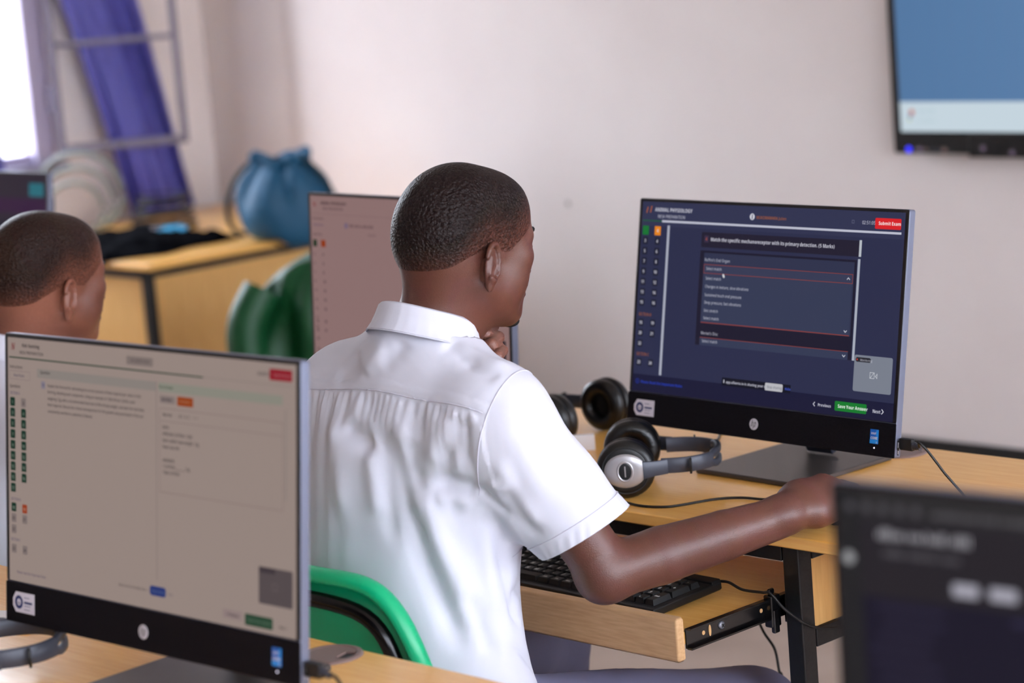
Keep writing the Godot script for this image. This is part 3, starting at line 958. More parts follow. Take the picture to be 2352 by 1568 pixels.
# ---- what the screens show
func picture_quiz() -> Image:
	var im := Image.create(1280, 720, false, Image.FORMAT_RGB8)
	var bg := Color8(46, 49, 78)
	im.fill(bg)
	fill(im, 0, 0, 1280, 92, Color8(52, 55, 84))
	fill(im, 0, 655, 1280, 720, Color8(30, 30, 58))
	var w := Color8(214, 214, 226)
	var orange := Color8(196, 104, 52)
	stroke(im, [Vector2(24, 42), Vector2(29, 22)], 4, orange)
	stroke(im, [Vector2(44, 40), Vector2(49, 18)], 4, orange)
	write(im, "ANIMAL PHYSIOLOGY", 68, 36, 19, w, true)
	write(im, "NESA PREPARATION", 84, 60, 16, w)
	fill(im, 6, 70, 108, 74, Color8(30, 96, 60))
	fill(im, 108, 68, 1266, 76, Color8(196, 198, 214))
	disc(im, 568, 39, 12, w)
	stroke(im, [Vector2(568, 32), Vector2(568, 46)], 4, bg)
	write(im, "MUKOMAMARA Julien", 588, 46, 15, orange)
	outline(im, 1041, 33, 1053, 45, Color8(96, 98, 122), 2)
	write(im, "02:51:05", 1088, 46, 16, w)
	fill(im, 1147, 22, 1263, 60, Color8(222, 38, 44), 5)
	write(im, "Submit Exam", 1162, 46, 16, Color.WHITE, true)
	# question numbers
	fill(im, 8, 92, 40, 126, Color8(26, 118, 52), 3)
	fill(im, 72, 92, 104, 126, Color8(236, 138, 32), 3)
	write(im, "4", 83, 115, 18, w, true)
	var nb := 3
	for r in range(1, 8):
		for c in 2:
			if nb > 17: break
			fill(im, 12 + 64 * c, 134 + 39 * (r - 1), 38 + 64 * c, 162 + 39 * (r - 1), Color8(36, 36, 54), 3)
			write(im, str(nb), (20 if nb < 10 else 15) + 64 * c, 154 + 39 * (r - 1), 16, w, true)
			nb += 1
	write(im, "SECTION B", 12, 433, 14, orange)
	write(im, "SECTION C", 12, 584, 14, orange)
	for q in [[18, 27, 459], [19, 90, 458], [20, 27, 498], [21, 90, 498], [22, 28, 538], [23, 29, 609], [24, 91, 609]]:
		fill(im, q[1] - 13, q[2] - 14, q[1] + 13, q[2] + 14, Color8(36, 36, 54), 3)
		write(im, str(q[0]), q[1] - 10, q[2] + 6, 16, w, true)
	fill(im, 139, 87, 151, 651, Color8(176, 180, 196))
	# question box
	fill(im, 320, 104, 1084, 160, Color8(38, 34, 52))
	fill(im, 334, 116, 356, 142, Color8(60, 50, 74))
	write(im, "4", 340, 135, 17, Color8(206, 90, 60))
	write(im, "Match the specific mechanoreceptor with its primary detection. (5 Marks)", 366, 136, 17, w, true)
	fill(im, 1082, 102, 1093, 160, Color8(190, 196, 204))
	fill(im, 318, 172, 1076, 522, Color8(34, 31, 50))
	fill(im, 338, 180, 1066, 440, Color8(50, 54, 80))
	write(im, "Ruffini's End Organ", 342, 211, 15, w)
	fill(im, 340, 222, 1062, 256, Color8(58, 62, 88))
	outline(im, 340, 222, 1062, 256, Color8(150, 66, 58), 2)
	write(im, "Select match", 352, 243, 14, w)
	stroke(im, [Vector2(1036, 242), Vector2(1042, 235), Vector2(1048, 242)], 3, w)
	fill(im, 340, 256, 1060, 438, Color8(56, 62, 88))
	var ys := [279, 309, 340, 368, 398, 426]
	var tx := ["Select match", "Changes in texture, slow vibrations", "Sustained touch and pressure", "Deep pressure, fast vibrations", "Skin stretch", "Select match"]
	for i in 6: write(im, tx[i], 352, ys[i], 14, w)
	fill(im, 340, 436, 1060, 439, Color8(150, 66, 58))
	stroke(im, [Vector2(1036, 420), Vector2(1042, 427), Vector2(1048, 420)], 3, w)
	stroke(im, [Vector2(441, 258), Vector2(444, 264)], 9, Color8(220, 222, 226))
	write(im, "Merkel's Disc", 344, 482, 15, w)
	fill(im, 340, 492, 1060, 522, Color8(56, 62, 88))
	fill(im, 340, 492, 1060, 494, Color8(150, 66, 58))
	write(im, "Select match", 352, 511, 14, w)
	stroke(im, [Vector2(1036, 506), Vector2(1042, 513), Vector2(1048, 506)], 3, w)
	fill(im, 1080, 168, 1091, 522, Color8(176, 182, 196))
	# camera tile
	fill(im, 1092, 500, 1264, 627, Color8(126, 132, 146), 8)
	fill(im, 1098, 508, 1166, 524, Color8(40, 40, 48), 7)
	write(im, "Monitoring", 1118, 521, 11, w)
	disc(im, 1104, 516, 3, Color8(200, 60, 50))
	outline(im, 1165, 556, 1186, 578, Color8(205, 208, 216), 2)
	stroke(im, [Vector2(1190, 570), Vector2(1198, 560), Vector2(1198, 576), Vector2(1190, 568)], 2, Color8(205, 208, 216))
	stroke(im, [Vector2(1168, 575), Vector2(1184, 558)], 2, Color8(205, 208, 216))
	# sharing bar
	fill(im, 466, 632, 804, 662, Color8(24, 24, 38))
	fill(im, 474, 640, 478, 652, w)
	write(im, "app.allienta.io is sharing your screen.", 486, 652, 13, w, true)
	fill(im, 680, 633, 766, 661, Color8(190, 190, 196), 5)
	write(im, "Stop sharing", 690, 652, 13, Color8(110, 112, 124))
	write(im, "Hide", 776, 652, 13, Color8(70, 92, 206), true)
	disc(im, 26, 682, 9, Color8(34, 60, 180))
	disc(im, 26, 682, 7, Color8(30, 30, 58))
	stroke(im, [Vector2(26, 680), Vector2(26, 687)], 2, Color8(34, 60, 180))
	write(im, "Please Read the Important Rules", 44, 688, 14, Color8(36, 66, 196), true)
	stroke(im, [Vector2(922, 682), Vector2(915, 689), Vector2(922, 696)], 3, w)
	write(im, "Previous", 936, 695, 15, w, true)
	fill(im, 1015, 669, 1160, 703, Color8(28, 126, 50), 5)
	write(im, "Save Your Answer", 1029, 692, 16, Color.WHITE, true)
	write(im, "Next", 1187, 695, 16, w, true)
	stroke(im, [Vector2(1228, 680), Vector2(1236, 688), Vector2(1228, 696)], 3, w)
	return im

func picture_exam() -> Image:
	var im := Image.create(1280, 720, false, Image.FORMAT_RGB8)
	var bg := Color8(216, 206, 200)
	im.fill(bg)
	var k := Color8(70, 66, 72)
	fill(im, 144, 84, 698, 110, Color8(196, 196, 192))
	fill(im, 708, 84, 1226, 110, Color8(196, 206, 194))
	stroke(im, [Vector2(20, 36), Vector2(23, 16), Vector2(30, 36), Vector2(34, 16)], 3, Color8(160, 50, 60))
	write(im, "Fish Farming", 70, 26, 14, k, true)
	write(im, "NESA PREPARATION", 58, 46, 13, k)
	fill(im, 6, 56, 900, 60, Color8(58, 96, 78))
	fill(im, 900, 57, 1270, 59, Color8(190, 184, 180))
	fill(im, 566, 20, 684, 44, Color8(178, 170, 168), 4)
	scribble(im, 588, 27, 84, 9, k)
	write(im, "02:48:10", 1126, 36, 12, k)
	fill(im, 1174, 16, 1264, 46, Color8(200, 44, 66), 4)
	write(im, "Submit Exam", 1188, 36, 12, Color8(235, 190, 195))
	write(im, "Instructions", 8, 90, 12, k)
	outline(im, 8, 97, 110, 122, Color8(176, 160, 170), 1)
	write(im, "Read Rules", 28, 114, 11, Color8(110, 104, 140))
	write(im, "Questions", 8, 147, 12, k)
	write(im, "SECTION A", 10, 167, 10, Color8(110, 104, 150))
	for r in 9:
		for c in 2:
			var n := r * 2 + c + 1
			if n > 17: continue
			var grey := n == 2
			var y := 189.0 + 31.8 * r
			fill(im, 10 + 54 * c, y - 13, 34 + 54 * c, y + 13, Color8(178, 170, 170) if grey else Color8(30, 78, 62), 4)
			write(im, str(n), (18 if n < 10 else 13) + 54 * c, y + 6, 13, k if grey else Color8(190, 214, 200), true)
	write(im, "SECTION B", 10, 481, 10, Color8(110, 104, 150))
	fill(im, 12, 488, 36, 514, Color8(30, 78, 62), 4)
	write(im, "18", 15, 507, 13, Color8(190, 214, 200), true)
	fill(im, 66, 489, 90, 515, Color8(210, 92, 50), 4)
	write(im, "19", 69, 508, 13, Color8(240, 200, 180), true)
	for q in [[20, 24, 533], [21, 78, 533], [22, 24, 566], [23, 24, 624], [24, 78, 624]]:
		fill(im, q[1] - 12, q[2] - 13, q[1] + 12, q[2] + 13, Color8(178, 170, 170), 4)
		write(im, str(q[0]), q[1] - 9, q[2] + 5, 13, k)
	write(im, "SECTION C", 8, 601, 10, Color8(110, 104, 150))
	write(im, "Question", 160, 98, 12, k)
	fill(im, 164, 119, 184, 141, Color8(186, 186, 206), 3)
	write(im, "19", 167, 135, 12, Color8(80, 84, 150))
	var q := ["Explain the formula for estimating the correct amount of feed required per ration in fish", "farming, detailing each component. Using an example of 1500 African Catfish, each", "weighing 12g, with a recommended feed rate of 8% of body weight, calculate the total daily", "feed required. Discuss the critical consequences for fish growth and pond health if fish are", "consistently overfed or underfed. (5 Marks)"]
	for i in 5: write(im, q[i], 195, 134 + 18.6 * i, 11, k)
	fill(im, 697, 82, 700, 636, Color8(184, 176, 176))
	write(im, "Your Answer", 710, 100, 11, Color8(60, 96, 70))
	fill(im, 714, 120, 780, 140, Color8(184, 176, 176), 3)
	write(im, "Add Math", 722, 134, 10, k)
	fill(im, 790, 118, 858, 143, Color8(206, 96, 34), 3)
	write(im, "Text Editor", 798, 134, 10, Color8(240, 206, 180))
	outline(im, 712, 154, 1228, 388, Color8(188, 172, 172), 2)
	fill(im, 712, 189, 1228, 191, Color8(190, 176, 176))
	write(im, "Normal      :   B  I  U  S     =  =", 726, 176, 12, k)
	var a := [[206, "DATA"], [224, "AFRICAN CATFISH: 1500"], [242, "Each catfish have weight: 12g"], [260, "Feed rate: 8%"], [297, "ANSWERS"], [314, "1 CATFISH_________12g"], [331, "1500 CATFISH"]]
	for e in a: write(im, e[1], 725, e[0] + 5, 12, k)
	fill(im, 1236, 120, 1240, 360, Color8(190, 186, 184))
	fill(im, 1130, 543, 1266, 642, Color8(122, 116, 122), 4)
	fill(im, 1132, 545, 1196, 559, Color8(94, 88, 98), 4)
	outline(im, 1184, 584, 1206, 602, Color8(150, 144, 148), 2)
	scribble(im, 527, 664, 130, 9, k)
	fill(im, 666, 653, 737, 680, Color8(52, 84, 176), 9)
	write(im, "Stop sharing", 674, 671, 11, Color8(150, 168, 214))
	write(im, "Hide", 748, 672, 10, Color8(150, 144, 160))
	write(im, "Please read the Important Rules", 36, 696, 10, Color8(126, 116, 150))
	fill(im, 982, 676, 1060, 700, Color8(204, 190, 192), 3)
	write(im, "< Previous", 996, 693, 11, k)
	fill(im, 1073, 677, 1186, 708, Color8(62, 108, 84), 4)
	write(im, "Save Your Answer", 1084, 697, 12, Color8(150, 186, 164))
	write(im, "Next >", 1212, 700, 11, k)
	return im

# lines too blurred to read: strokes of uneven length, like words
func scribble(im: Image, x: float, y: float, w: float, h: float, c: Color):
	var r := RandomNumberGenerator.new()
	r.seed = int(x * 7 + y)
	var e := x + w
	while x < e - 3:
		var n := minf(r.randf_range(0.8, 3.2) * h, e - x)
		var q := x
		while q < x + n:
			fill(im, q, y + (0.0 if r.randf() < 0.3 else h * 0.3), q + maxf(1, h * 0.22), y + h, c)
			q += maxf(2, h * 0.42)
		x += n + h * 0.5

func picture_page() -> Image:
	var im := Image.create(960, 540, false, Image.FORMAT_RGB8)
	im.fill(Color8(214, 196, 194))
	var k := Color8(132, 112, 118)
	write(im, "N", 16, 34, 18, Color8(190, 80, 80), true)
	write(im, "ANIMAL PHYSIOLOGY", 56, 27, 13, Color8(96, 80, 84), true)
	write(im, "NESA PREPARATION", 66, 44, 12, k)
	fill(im, 8, 56, 950, 58, Color8(198, 178, 178))
	write(im, "Instructions", 10, 76, 11, k)
	write(im, "Read Rules", 14, 96, 11, Color8(150, 136, 176))
	write(im, "Questions", 10, 126, 11, k)
	fill(im, 178, 82, 196, 98, Color8(176, 170, 206), 3)
	scribble(im, 204, 84, 128, 10, k)
	scribble(im, 300, 110, 40, 9, k)
	fill(im, 10, 140, 30, 162, Color8(40, 92, 60), 3)
	fill(im, 52, 140, 76, 162, Color8(214, 100, 40), 3)
	for i in 9:
		write(im, str(3 + 2 * i), 12, 190 + 29 * i, 12, k, true)
		if i < 7: write(im, str(4 + 2 * i), 58, 190 + 29 * i, 12, Color8(104, 90, 96), true)
	for q in [[18, 14, 404], [19, 58, 404], [20, 14, 432], [21, 58, 432], [22, 14, 460], [23, 14, 494], [24, 58, 494]]:
		write(im, str(q[0]), q[1], q[2], 12, Color8(104, 90, 96), true)
	fill(im, 852, 396, 944, 480, Color8(96, 86, 92), 4)
	return im

func picture_code() -> Image:
	var im := Image.create(960, 540, false, Image.FORMAT_RGB8)
	im.fill(Color8(31, 28, 46))
	fill(im, 0, 0, 960, 34, Color8(50, 48, 50))
	fill(im, 0, 0, 34, 540, Color8(40, 39, 42))
	fill(im, 34, 34, 960, 70, Color8(46, 43, 48))
	var g := Color8(118, 116, 122)
	for i in 5: disc(im, 20 + 26 * i, 24, 7, Color8(84, 82, 88))
	scribble(im, 150, 20, 290, 10, g)
	fill(im, 34, 44, 360, 150, Color8(44, 40, 46))
	scribble(im, 62, 52, 150, 15, Color8(200, 198, 206))
	scribble(im, 70, 80, 120, 12, g)
	disc(im, 14, 98, 9, Color8(176, 176, 180))
	fill(im, 176, 118, 216, 136, Color8(186, 184, 198), 5)
	fill(im, 232, 118, 274, 136, Color8(186, 184, 198), 5)
	fill(im, 300, 138, 640, 152, Color8(66, 62, 92))
	var r := RandomNumberGenerator.new()
	r.seed = 5
	for i in 18:
		var x := 40.0 + r.randf_range(0, 30)
		fill(im, x, 160 + 20 * i, x + r.randf_range(40, 120), 167 + 20 * i, Color8(48, 44, 66))
		var x2 := 250.0 + r.randf_range(0, 50)
		fill(im, x2, 160 + 20 * i, x2 + r.randf_range(60, 300), 167 + 20 * i, Color8(54, 50, 78))
	fill(im, 244, 262, 276, 274, Color8(52, 108, 72), 4)
	return im

func picture_far() -> Image:
	var im := Image.create(640, 360, false, Image.FORMAT_RGB8)
	im.fill(Color8(66, 56, 72))
	fill(im, 0, 62, 640, 100, Color8(76, 44, 84))
	fill(im, 0, 120, 640, 150, Color8(50, 48, 64))
	fill(im, 560, 22, 628, 56, Color8(52, 142, 160), 4)
	fill(im, 20, 20, 300, 28, Color8(100, 90, 108))
	for i in 8: fill(im, 60, 170 + 20 * i, 420, 176 + 20 * i, Color8(80, 74, 96))
	return im

# ---------------------------------------------------------------- wall display
func build_display():
	var x0 := -1.451
	var w := 1.43
	var y0 := 0.954
	var h := 0.86
	var t := thing("wall_display", "large black framed flat display showing a blue page on the back wall", "display", Vector3(x0 + w / 2, y0, ZB))
	var z := 0.055
	var bd := MB.new()
	bd.plate(moved(rrect(w, h, 0.006), 0, h / 2), 0.05, 0.003, Transform3D(Basis.IDENTITY, Vector3(0, 0, 0.012)))
	part("case", bd, "display_case", t)
	part("wall_bracket", boxm(Vector3(-0.3, 0.2, 0.0), Vector3(0.3, 0.6, 0.012), 0.001), "black_steel", t)
	var im := Image.create(1024, 576, false, Image.FORMAT_RGB8)
	for y in 576:
		for x in 1024:
			im.set_pixel(x, y, Color8(86, 124, 168).lerp(Color8(104, 140, 184), clampf(x / 700.0, 0, 1)))
	fill(im, 0, 522, 1024, 576, Color8(206, 222, 232))
	disc(im, 26, 541, 5, Color8(206, 92, 44))
	disc(im, 22, 548, 4, Color8(120, 150, 200))
	disc(im, 20, 554, 3, Color8(200, 210, 150))
	scribble(im, 40, 534, 36, 9, Color8(168, 196, 206))
	scribble(im, 40, 552, 42, 8, Color8(180, 204, 212))
	var sm := MB.new()
	var sx := w / 2 - 0.026
	sm.flat([Vector3(-sx, 0.054, 0.0625), Vector3(sx, 0.054, 0.0625), Vector3(sx, h - 0.026, 0.0625), Vector3(-sx, h - 0.026, 0.0625)], [Vector2(0, 1), Vector2(1, 1), Vector2(1, 0), Vector2(0, 0)])
	part("screen", sm, screen_mat("screen_display", im, 0.9), t, "blue lit screen with a white bar along its foot")
	part("lower_bezel", boxm(Vector3(-w / 2 + 0.225, -0.007, 0.014), Vector3(w / 2 - 0.225, 0.05, 0.066), 0.003), "display_case", t)
	var lx := -w / 2
	var btn := mat("button_mauve", Color(0.42, 0.36, 0.44), 0.4)
	for q in [[0.078, 0.0095, 0.009, "button_mauve"], [0.098, 0.009, 0.005, "grommet_brown"], [0.118, 0.009, 0.006, "neck_blue"], [0.134, 0.009, 0.006, "neck_blue"], [0.152, 0.009, 0.008, "grommet_brown"], [0.170, 0.006, 0.005, "shell_dark"]]:
		var b := MB.new()
		b.lathe([Vector2(0, 0.002), Vector2(q[2] * 0.8, 0.0018), Vector2(q[2], 0.0)], 14, aim(Vector3(lx + q[0], q[1], 0.062), Vector3.BACK))
		part("port", b, q[3], t)
	for q in [[0.268, 0.014], [0.351, 0.004]]:
		var b := MB.new()
		b.lathe([Vector2(0, 0.002), Vector2(0.006, 0.0018), Vector2(0.0075, 0.0)], 14, aim(Vector3(lx + q[0], q[1] + 0.001, 0.066), Vector3.BACK))
		part("button", b, btn, t)
	var led := mat("led_blue", Color(0.2, 0.2, 0.9), 0.4)
	led.emission_enabled = true
	led.emission = Color(0.16, 0.14, 1.0)
	led.emission_energy_multiplier = 1.6
	var lm := MB.new()
	lm.lathe([Vector2(0, 0.002), Vector2(0.006, 0.0018), Vector2(0.0075, 0.0)], 14, aim(Vector3(lx + 0.046, 0.010, 0.062), Vector3.BACK))
	part("power_light", lm, led, t, "round blue power light")

# ---------------------------------------------------------------- headsets, cables, keyboard, mouse
# local: band arches towards +y, the cups face along x; cups at y = 0
func make_headset(label: String, at: Vector3, bs: Basis) -> Node3D:
	var t := thing("headset", label, "headphones", at, 0.0, "black headsets with silver ear plates")
	t.basis = bs
	var hw := 0.071
	# band: one flat strip, two narrow rails near the crown
	var pts := []
	for i in 41:
		var a := lerpf(-0.05, PI + 0.05, i / 40.0)
		var s := sin(clampf(a, 0, PI))
		pts.append(Vector3(cos(a) * (hw + 0.010 * s), 0.052 + 0.082 * pow(maxf(s, 0.0), 0.85), 0))
	strip(part_mesh("headband", t, "band_grey"), pts.slice(0, 14), 0.0045, 0.0115)
	strip(part_mesh("headband", t, "band_grey"), pts.slice(27, 41), 0.0045, 0.0115)
	for z in [-0.0085, 0.0085]:
		var q := []
		for i in range(12, 29): q.append(pts[i] + Vector3(0, 0, z * clampf(sin((i - 12) / 16.0 * PI) * 2.2, 0.15, 1.0)))
		strip(part_mesh("crown_rail", t, "band_grey"), q, 0.004, 0.0052)
	for s in [-1.0, 1.0]:
		# joint seam on the band
		strip(part_mesh("band_seam", t, "cup_black"), [Vector3(s * (hw + 0.0085), 0.094, 0), Vector3(s * (hw + 0.0087), 0.0965, 0)], 0.0051, 0.012)
		var fr := aim(Vector3(s * hw, 0, 0), Vector3(s, 0, 0), Vector3.UP)   # frame: y outwards, x upwards
		var cup := MB.new()
		cup.lathe([Vector2(0.0, 0.0), Vector2(0.040, 0.0), Vector2(0.0435, 0.004), Vector2(0.0435, 0.010), Vector2(0.041, 0.016), Vector2(0.035, 0.0205), Vector2(0.027, 0.0225), Vector2(0.0, 0.0225)], 36, fr)
		var cp := part("ear_cup", cup, "cup_black", t)
		var gr := MB.new()
		gr.lathe([Vector2(0.0355, 0.0195), Vector2(0.0365, 0.0212), Vector2(0.034, 0.0222), Vector2(0.033, 0.0208)], 36, fr)
		part("cup_ring", gr, "soft_black", cp)
		var plate := MB.new()
		plate.lathe([Vector2(0.0, 0.0268), Vector2(0.018, 0.0263), Vector2(0.027, 0.0248), Vector2(0.031, 0.0228), Vector2(0.0312, 0.0205)], 36, fr, 1.0, 0.82)
		part("ear_plate", plate, "plate_silver", t, "silver oval plate")
		var rim := MB.new()
		rim.lathe([Vector2(0.0135, 0.0262), Vector2(0.0130, 0.0276), Vector2(0.0112, 0.0279), Vector2(0.0108, 0.0262)], 28, fr, 0.92, 1.2)
		part("badge_ring", rim, "plate_silver", t)
		var bg := MB.new()
		bg.lathe([Vector2(0.0, 0.0272), Vector2(0.0085, 0.0271), Vector2(0.0105, 0.0264)], 28, fr, 0.92, 1.2)
		var bdg := part("badge", bg, "badge_dark", t)
		part("badge_mark", boxm_t(Vector3(-0.0009, 0.0271, -0.008), Vector3(0.0009, 0.0275, 0.008), fr), "plate_silver", bdg)
		var cu := MB.new()
		cu.lathe([Vector2(0.019, -0.001), Vector2(0.018, -0.010), Vector2(0.021, -0.0185), Vector2(0.028, -0.0225), Vector2(0.036, -0.0215), Vector2(0.0425, -0.0145), Vector2(0.0437, -0.007), Vector2(0.041, -0.0005)], 36, fr)
		part("ear_cushion", cu, "cushion_leather", t)
		var fo := MB.new()
		fo.lathe([Vector2(0.020, -0.003), Vector2(0.0, -0.003)], 24, fr)
		part("foam", fo, "foam_black", t)
		# arm from the cup up to the band
		var arm := curve([Vector3(s * (hw + 0.024), -0.002, 0), Vector3(s * (hw + 0.0235), 0.026, 0), Vector3(s * (hw + 0.015), 0.044, 0), Vector3(s * (hw + 0.006), 0.060, 0)], 5)
		var am := MB.new()
		var wide := []
		for i in arm.size(): wide.append(lerpf(0.0135, 0.0112, clampf((i - 4.0) / 6.0, 0.0, 1.0)))
		strip_w(am, arm.slice(5), 0.0035, wide.slice(5))
		part("yoke", am, "band_grey", t)
	return t

func part_mesh(called: String, t: Node3D, mt: String) -> MB:
	var m := MB.new()
	late.append([called, m, mt, t])
	return m
var late := []
func flush():
	for l in late: part(l[0], l[1], l[2], l[3])
	late.clear()

func boxm_t(lo: Vector3, hi: Vector3, t: Transform3D, b := 0.0) -> MB:
	var m := MB.new()
	m.box(lo, hi, b, t)
	return m

# a flat strip with rounded edges along a path that lies in the xy plane; th half thickness, wd half width (along z)
func strip(m: MB, path: Array, th: float, wd: float):
	var w := []
	for i in path.size(): w.append(wd)
	strip_w(m, path, th, w)

func strip_w(m: MB, path: Array, th: float, wd: Array):
	var seg := 12
	var base := m.v.size()
	var np := path.size()
	for i in np:
		var tg: Vector3 = (path[mini(i + 1, np - 1)] - path[maxi(i - 1, 0)]).normalized()
		var sd := Vector3.BACK
		var up := sd.cross(tg).normalized()
		sd = tg.cross(up)
		for k in seg + 1:
			var a := TAU * k / seg
			var ca := signf(cos(a)) * pow(absf(cos(a)), 0.45)
			var sa := signf(sin(a)) * pow(absf(sin(a)), 0.45)
			m.vert(path[i] + up * ca * th + sd * sa * wd[i], (up * ca * wd[i] + sd * sa * th).normalized())
	for i in np - 1:
		for k in seg:
			var a := base + i * (seg + 1) + k
			m.quad(a, a + 1, a + seg + 2, a + seg + 1)
	for e in [0, np - 1]:
		var c0 := m.vert(path[e], (path[0] - path[1] if e == 0 else path[np - 1] - path[np - 2]).normalized())
		for k in seg:
			var a: int = base + e * (seg + 1) + k
			if e == 0: m.tri(c0, a, a + 1)
			else: m.tri(c0, a + 1, a)

func usb_cable(label: String, at: Vector3, out: Vector3, path: Array):
	var t := thing("usb_cable", label, "cable", at)
	var f := Basis(out.normalized(), Vector3.UP, out.normalized().cross(Vector3.UP))
	var p := Transform3D(f, Vector3.ZERO)
	part("plug", boxm_t(Vector3(0.001, -0.0085, -0.0045), Vector3(0.024, 0.0085, 0.0045), p, 0.0015), "soft_black", t)
	part("connector", boxm_t(Vector3(-0.001, -0.006, -0.002), Vector3(0.001, 0.006, 0.002), p), "screw_steel", t)
	var bm := MB.new()
	bm.tube([p * Vector3(0.024, -0.001, 0), p * Vector3(0.027, -0.0015, 0), p * Vector3(0.0275, -0.0015, 0), p * Vector3(0.030, -0.002, 0), p * Vector3(0.0305, -0.002, 0), p * Vector3(0.036, -0.003, 0)], [0.006, 0.0055, 0.0035, 0.0048, 0.0035, 0.004], 10)
	part("strain_relief", bm, "band_grey", t)
	var pts := [p * Vector3(0.034, -0.003, 0)]
	for q in path: pts.append(q - at)
	part("cord", tubem(curve(pts, 8), 0.0019, 8), "cord_black", t)

func cord(label: String, path: Array, r := 0.0019, mt := "cord_black", group := ""):
	var at: Vector3 = path[0]
	var q := []
	for p in path: q.append(p - at)
	return single("cable", tubem(curve(q, 10), r, 8), mt, label, "cable", at, 0.0, group)

const ROWS := [
	[["Esc", 1.0], ["", -1.0], ["F1", 1.0], ["F2", 1.0], ["F3", 1.0], ["F4", 1.0], ["", -0.5], ["F5", 1.0], ["F6", 1.0], ["F7", 1.0], ["F8", 1.0], ["", -0.5], ["F9", 1.0], ["F10", 1.0], ["F11", 1.0], ["F12", 1.0], ["", -0.25], ["PrS", 1.0], ["ScL", 1.0], ["Brk", 1.0]],
	[["~", 1.0], ["1", 1.0], ["2", 1.0], ["3", 1.0], ["4", 1.0], ["5", 1.0], ["6", 1.0], ["7", 1.0], ["8", 1.0], ["9", 1.0], ["0", 1.0], ["-", 1.0], ["=", 1.0], ["Bksp", 2.0], ["", -0.25], ["Ins", 1.0], ["Hm", 1.0], ["PgU", 1.0], ["", -0.25], ["Num", 1.0], ["/", 1.0], ["*", 1.0], ["-", 1.0]],
	[["Tab", 1.5], ["Q", 1.0], ["W", 1.0], ["E", 1.0], ["R", 1.0], ["T", 1.0], ["Y", 1.0], ["U", 1.0], ["I", 1.0], ["O", 1.0], ["P", 1.0], ["[", 1.0], ["]", 1.0], ["\\", 1.5], ["", -0.25], ["Del", 1.0], ["End", 1.0], ["PgD", 1.0], ["", -0.25], ["7", 1.0], ["8", 1.0], ["9", 1.0], ["+", 1.0, 2]],
	[["Caps", 1.75], ["A", 1.0], ["S", 1.0], ["D", 1.0], ["F", 1.0], ["G", 1.0], ["H", 1.0], ["J", 1.0], ["K", 1.0], ["L", 1.0], [";", 1.0], ["'", 1.0], ["Enter", 2.25], ["", -3.5], ["4", 1.0], ["5", 1.0], ["6", 1.0]],
	[["Shift", 2.25], ["Z", 1.0], ["X", 1.0], ["C", 1.0], ["V", 1.0], ["B", 1.0], ["N", 1.0], ["M", 1.0], [",", 1.0], [".", 1.0], ["/", 1.0], ["Shift", 2.75], ["", -1.25], ["^", 1.0], ["", -1.25], ["1", 1.0], ["2", 1.0], ["3", 1.0], ["Ent", 1.0, 2]],
	[["Ctrl", 1.25], ["Fn", 1.25], ["Alt", 1.25], ["", 6.25], ["Alt", 1.25], ["Fn", 1.25], ["Mn", 1.25], ["Ctrl", 1.25], ["", -0.25], ["<", 1.0], ["v", 1.0], [">", 1.0], ["", -0.25], ["0", 2.0], [".", 1.0]],
]

func build_keyboard():
	var t := thing("keyboard", "black computer keyboard on the pulled out shelf under the pupil's forearm", "keyboard", Vector3(-0.156, 0.646, 0.600), -0.03)
	t.basis = Basis(Vector3.UP, -0.03) * Basis(Vector3.RIGHT, 0.05)
	t.position.y = 0.6505
	var w := 0.442
	var d := 0.140
	var b := MB.new()
	b.box(Vector3(-w / 2, 0.0, -d / 2), Vector3(w / 2, 0.013, d / 2), 0.003)
	b.box(Vector3(-w / 2 + 0.001, 0.010, -d / 2 + 0.001), Vector3(w / 2 - 0.001, 0.0165, -d / 2 + 0.020), 0.002)
	part("case", b, "black_plastic", t)
	var pitch := 0.01895
	var meshes := {}
	var x0 := -w / 2 + 0.0065
	for r in 6:
		var x := 0.0
		var z := -d / 2 + 0.024 + pitch * r + (0.0 if r == 0 else 0.001)
		for k in ROWS[r]:
			var kw: float = absf(k[1])
			if k[1] > 0:
				var deep: float = 2.0 if k.size() > 2 else 1.0
				var key := [kw, deep]
				if not meshes.has(key): meshes[key] = keycap(pitch * kw - 0.0016, pitch * deep - 0.0016)
				var o := part("key", meshes[key], "key_black", t)
				o.position = Vector3(x0 + pitch * (x + kw / 2), 0.0125, z + pitch * deep / 2 - pitch / 2 + 0.0005)
				if k[0] != "":
					var l := part("legend", text_mesh(k[0], 0.0085 if k[0].length() < 2 else 0.0055, 0.0002, Transform3D(Basis(Vector3.RIGHT, -PI / 2), Vector3(-pitch * kw * 0.16 if k[0].length() < 2 else 0.0, 0.0087, 0.001)), true), "legend_white", o)
			x += kw
	return t

func keycap(w: float, d: float) -> ArrayMesh:
	var m := MB.new()
	var h := 0.0085
	var i := 0.0022
	var a := [Vector3(-w / 2, 0, d / 2), Vector3(w / 2, 0, d / 2), Vector3(w / 2, 0, -d / 2), Vector3(-w / 2, 0, -d / 2)]
	var b := [Vector3(-w / 2 + i, h - 0.0005, d / 2 - i), Vector3(w / 2 - i, h - 0.0005, d / 2 - i), Vector3(w / 2 - i, h - 0.0005, -d / 2 + i * 0.6), Vector3(-w / 2 + i, h - 0.0005, -d / 2 + i * 0.6)]
	var c := []
	for p in b: c.append(Vector3(p.x * 0.93, h, p.z * 0.93))
	for q in 4:
		var r := (q + 1) % 4
		m.flat([a[q], a[r], b[r], b[q]])
		m.flat([b[q], b[r], c[r], c[q]])
	m.flat([c[0], c[1], c[2], c[3]])
	return m.done()

